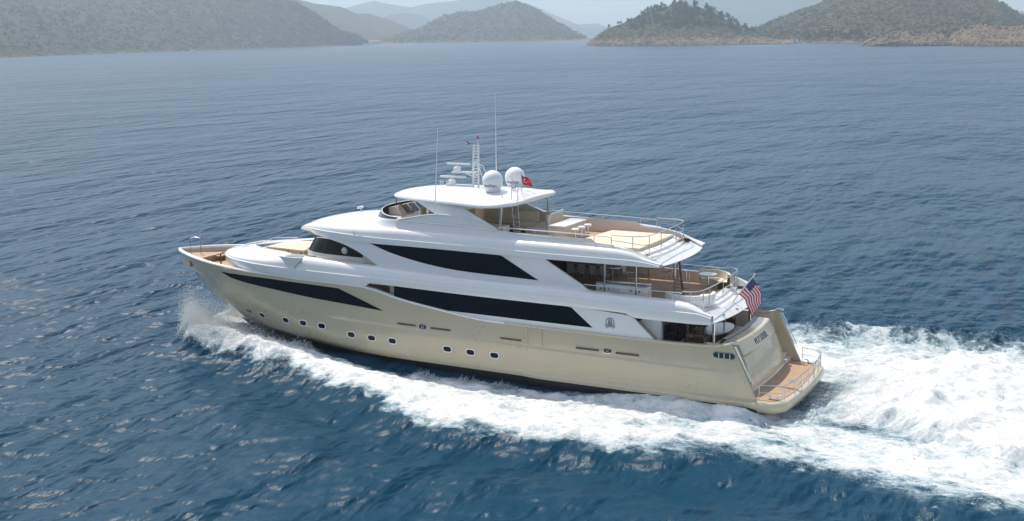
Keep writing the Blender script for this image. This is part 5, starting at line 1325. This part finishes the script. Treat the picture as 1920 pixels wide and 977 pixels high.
def clump_faces(mb, c, r, n, rr, squash=.75):
    for _ in range(n):
        v = Vector((rr.gauss(0, 1), rr.gauss(0, 1), rr.gauss(0, 1))).normalized() * r * rr.random() ** .35; v.z *= squash
        p = Vector(c) + v; s = r * rr.uniform(.22, .42); a = Vector((rr.gauss(0, 1), rr.gauss(0, 1), rr.gauss(0, 1))).normalized(); b = a.cross(Vector((rr.gauss(0, 1), rr.gauss(0, 1), rr.gauss(0, 1)))).normalized()
        mb.add([p - a * s, p + b * s, p + a * s, p - b * s * .8], [(0, 1, 2, 3)])
protos = []
for k in range(5):
    rr = random.Random(40 + k); crown_ = MB(); h = [7.5, 8.5, 6.8, 9.5, 7.2][k]; flat = k % 2 == 0
    for _ in range(16): 
        a = rr.uniform(0, 6.28); q = rr.random(); rad_ = (2.9 if flat else 2.2) * (1 - (.25 if flat else .75) * q) * rr.random() ** .4
        clump_faces(crown_, (rad_ * math.cos(a), rad_ * math.sin(a), h * (.45 + .5 * q)), rr.uniform(.8, 1.5), 16, rr)
    tk = MB(); tk.tube([(0, 0, -1.5), (rr.uniform(-.3, .3), rr.uniform(-.3, .3), h * .5), (rr.uniform(-.5, .5), 0, h * .9)], .22, 6, taper=.06)
    for _ in range(4): a = rr.uniform(0, 6.28); z0 = h * rr.uniform(.35, .7); tk.tube([(0, 0, z0), (1.6 * math.cos(a), 1.6 * math.sin(a), z0 + 1.0)], .08, 5, taper=.03)
    cm = crown_.build('crown', M['pine'], None, smooth=False, recalc=False); tm = tk.build('trunk', M['bark'], None)
    protos.append((cm, tm))
SKY_N = 0
def tree_at(x, y, z, s, k, label, group):
    cm, tm = protos[k]; e = empty('pine_tree', (x, y, z), random.uniform(0, 6.28), label=label, cat='tree', group=group); e.scale = (s, s, s * random.uniform(.85, 1.15))
    for src in (cm, tm):
        c = src.copy(); COL.objects.link(c); c.parent = e
def pick(T_, az, t):
    A, tv, X_, Y_, Z = T_; i = int(np.argmin(np.abs(A - az))); j = int(np.argmin(np.abs(tv - t))); return float(X_[i, j]), float(Y_[i, j]), float(Z[i, j])
x, y, z = pick(IS, -68.62, 1.0); tree_at(x, y, z - .5, 1.35, 3, 'tallest lone pine standing up on the very summit of the islet', 'pine trees on the islet')
x, y, z = pick(IS, -65.5, .97); tree_at(x, y, z - .5, .95, 1, 'small rounded pine lowest on the left slope of the islet skyline', 'pine trees on the islet')
for az, s in ((-65.95, .9), (-66.05, .8)): x, y, z = pick(IS, az, .97); tree_at(x, y, z - .5, s, 0, 'spreading flat pine on the left skyline of the islet beside open scrub', 'pine trees on the islet')
cnt = 0
while cnt < 210:
    az = random.uniform(-72.6, -66.4); t = random.uniform(.35, 1.03)
    w = math.exp(-((az + 69.3) / 2.3) ** 2); 
    if random.random() > w * (.35 + .75 * t) : continue
    if az < -70.9 and az > -71.2: continue
    x, y, z = pick(IS, az, min(t, 1.03)); 
    if z < 13: continue
    tree_at(x, y, z - 1.6, random.uniform(.8, 1.45), random.randrange(5), 'dark green pine among the wood covering the islet above its cliffs', 'pine trees on the islet'); cnt += 1
for az in np.linspace(-71.0, -72.35, 16): 
    x, y, z = pick(IS, az, random.uniform(.93, 1.02)); tree_at(x, y, z - .6, random.uniform(.9, 1.3), random.randrange(5), 'tall dark pine in the row along the right slope of the islet skyline', 'pine trees on the islet')
for az in np.linspace(-74.6, -77.2, 22):
    x, y, z = pick(HR, az + random.uniform(-.05, .05), random.uniform(.02, .08)); tree_at(x, y, max(z, .5) - .5, random.uniform(.8, 1.3), random.randrange(5), 'dark green tree along the water at the foot of the right hand hill', 'trees at the foot of the hill')
for cm, tm in protos:
    bpy.data.objects.remove(cm); bpy.data.objects.remove(tm)
def scrub(name, T_, n, az, tr, sz, label, minz, seed, maxt=1.02):
    r_ = random.Random(seed); mb = MB(); A, tv, X_, Y_, Z = T_
    for _ in range(n):
        a = r_.uniform(*az); t = r_.uniform(*tr); i = int(np.searchsorted(A, a)); j = int(np.searchsorted(tv, t)); i = min(i, len(A) - 2); j = min(j, len(tv) - 2)
        u, v = r_.random(), r_.random(); f = lambda Q: float((Q[i, j] * (1 - u) + Q[i + 1, j] * u) * (1 - v) + (Q[i, j + 1] * (1 - u) + Q[i + 1, j + 1] * u) * v)
        x, y, z = f(X_), f(Y_), f(Z)
        if z < minz * (.6 + .8 * r_.random()): continue
        s = r_.uniform(*sz); clump_faces(mb, (x, y, z + s * .35), s, 9, r_, .7)
    o = mb.build(name, M['bush'], None, smooth=False, recalc=False); tag(o, label, 'scrub', kind='stuff')
scrub('islet_scrub', IS, 1500, (-74.1, -64.8), (.04, 1.02), (1.0, 2.4), 'low scrub and bushes between the pines of the islet', 9, 3)
scrub('hill_scrub', HR, 5200, (-85.5, -72.2), (.02, 1.01), (1.3, 3.0), 'scrub and bushes covering the large right hand hill', 2, 4)
scrub('shore_scrub', CL, 700, (-85.5, -77.5), (.75, 1.3), (.9, 2.0), 'bushes along the top of the bare shore cliffs', 9, 5)
scrub('left_scrub', LA, 2600, (-53.6, -36), (.02, 1.01), (3.0, 6.0), 'scrub dotted over the broad hills of the left shore', 3, 6)
scrub('pointed_hill_scrub', MI, 1500, (-64.5, -54), (.03, 1.01), (3.0, 6.0), 'scrub dotted over the pointed hill on the far shore', 3, 7)

# ---- small boats far off
def motor_boat(loc, rz, L_, label, fly=True):
    t = empty('motor_boat', loc, rz, label=label, cat='boat')
    mb = MB(); rows = []
    for i in range(11):
        u = i / 10; x = L_ * (u - .5); w = L_ * .15 * (1 - max(0, u - .45) ** 2 * 3.2); h = L_ * (.09 + .05 * u); rows.append([(x, 0, -.4), (x, max(w, .02) * .8, 0), (x, max(w, .02), h), (x, max(w, .02) * .85, h + .02), (x, 0, h + .04)])
    mb.grid(rows); mb.add(rows[0], [(0, 1, 2, 3, 4)]); mb.mirror(); local_build(mb, 'hull', M['white'], t)
    h = L_ * .11
    mb = MB(); mb.prism([(-.3 * L_, h), (-.28 * L_, h + .1 * L_), (.12 * L_, h + .1 * L_), (.26 * L_, h + .02)], -.11 * L_, .11 * L_); local_build(mb, 'cabin', M['white'], t)
    mb = MB(); mb.prism([(-.2 * L_, h + .035 * L_), (-.2 * L_, h + .075 * L_), (.14 * L_, h + .075 * L_), (.2 * L_, h + .035 * L_)], -.112 * L_, .112 * L_); local_build(mb, 'cabin_window', M['glass'], t)
    if fly: mb = MB(); mb.prism([(-.25 * L_, h + .15 * L_), (-.25 * L_, h + .165 * L_), (.05 * L_, h + .165 * L_), (.08 * L_, h + .15 * L_)], -.1 * L_, .1 * L_); mb.tube([(-.2 * L_, 0, h + .1 * L_), (-.2 * L_, 0, h + .2 * L_)], .1); local_build(mb, 'flybridge', M['white'], t)
def bear(px, rng_):
    az = rad(px); return (CX + rng_ * math.cos(az), CY + rng_ * math.sin(az), 0)
motor_boat(bear(-74.15, 1560), rad(20), 24, 'white motor yacht moored between the islet and the right hand hill')
motor_boat(bear(-41.5, 1990), rad(60), 15, 'tiny white boat at the foot of the left hills, leftmost of them')
motor_boat(bear(-42.5, 2050), rad(40), 14, 'tiny low white boat close right of the leftmost boat', False)
motor_boat(bear(-45.7, 2230), rad(60), 12, 'tiny white boat alone below the bare patch of the left hills', False)
motor_boat(bear(-53.9, 2760), rad(40), 26, 'long white boat near the red roofed shore building in the bay')
t = empty('shore_building', bear(-54.1, 2990), rad(30), label='tiny pale building with a reddish roof on the shore of the far bay', cat='building')
t.location.z = 2
mb = MB(); mb.box(-18, 18, -6, 6, -3, 5); local_build(mb, 'wall', M['beige'], t, smooth=False)
mb = MB(); mb.prism([(-7, 5), (0, 8.5), (7, 5)], -19, 19, 'yz'); mb.v = [(x, y, z) for x, y, z in mb.v]; local_build(mb, 'roof', mat('clay_roof', (.35, .13, .08), .8), t, smooth=False)

# ---- haze: the air of the bay
hz = MB(); hz.box(-3200, 9600, -11500, 1000, -4.5, 400)
ho = hz.build('haze', mat('unused', (1, 1, 1)), None, smooth=False); hm = bpy.data.materials.new('haze_air'); hm.use_nodes = True; t = hm.node_tree; t.nodes.clear()
out = t.nodes.new('ShaderNodeOutputMaterial'); vol = t.nodes.new('ShaderNodeVolumePrincipled'); vol.inputs['Density'].default_value = .00020
vol.inputs['Color'].default_value = (.69, .81, .90, 1); vol.inputs['Anisotropy'].default_value = .25
t.links.new(vol.outputs[0], out.inputs['Volume']); ho.data.materials.clear(); ho.data.materials.append(hm); tag(ho, 'pale summer haze over the bay', kind='stuff')

# ---- pieces that can be told apart become parts of their own
def split_loose(o):
    me = o.data; bm = bmesh.new(); bm.from_mesh(me); bm.verts.ensure_lookup_table(); seen = [-1] * len(bm.verts); k = 0
    for v in bm.verts:
        if seen[v.index] >= 0: continue
        st_ = [v]; seen[v.index] = k
        while st_:
            w = st_.pop()
            for e in w.link_edges:
                q = e.other_vert(w)
                if seen[q.index] < 0: seen[q.index] = k; st_.append(q)
        k += 1
    bm.free()
    if k < 2: return
    for j in range(k):
        b = bmesh.new(); b.from_mesh(me); b.verts.ensure_lookup_table()
        bmesh.ops.delete(b, geom=[v for v in b.verts if seen[v.index] != j], context='VERTS')
        m2 = me.copy(); b.to_mesh(m2); b.free()
        if j == 0: first = m2
        else: c = o.copy(); c.data = m2; COL.objects.link(c); c.parent = o.parent
    o.data = first
for o in list(bpy.data.objects):
    if o.type == 'MESH' and o.parent and o.name.split('.')[0] in ('door_frame', 'window_mullion', 'window_post', 'inner_bulwark', 'panel_joint', 'skylight_hatch', 'deck_light', 'shell_door_seam', 'stem_fitting', 'cabinet_knob', 'instrument_screen', 'companion_seat', 'stair_handrail', 'cushion_seam', 'embossed_mark'): split_loose(o)
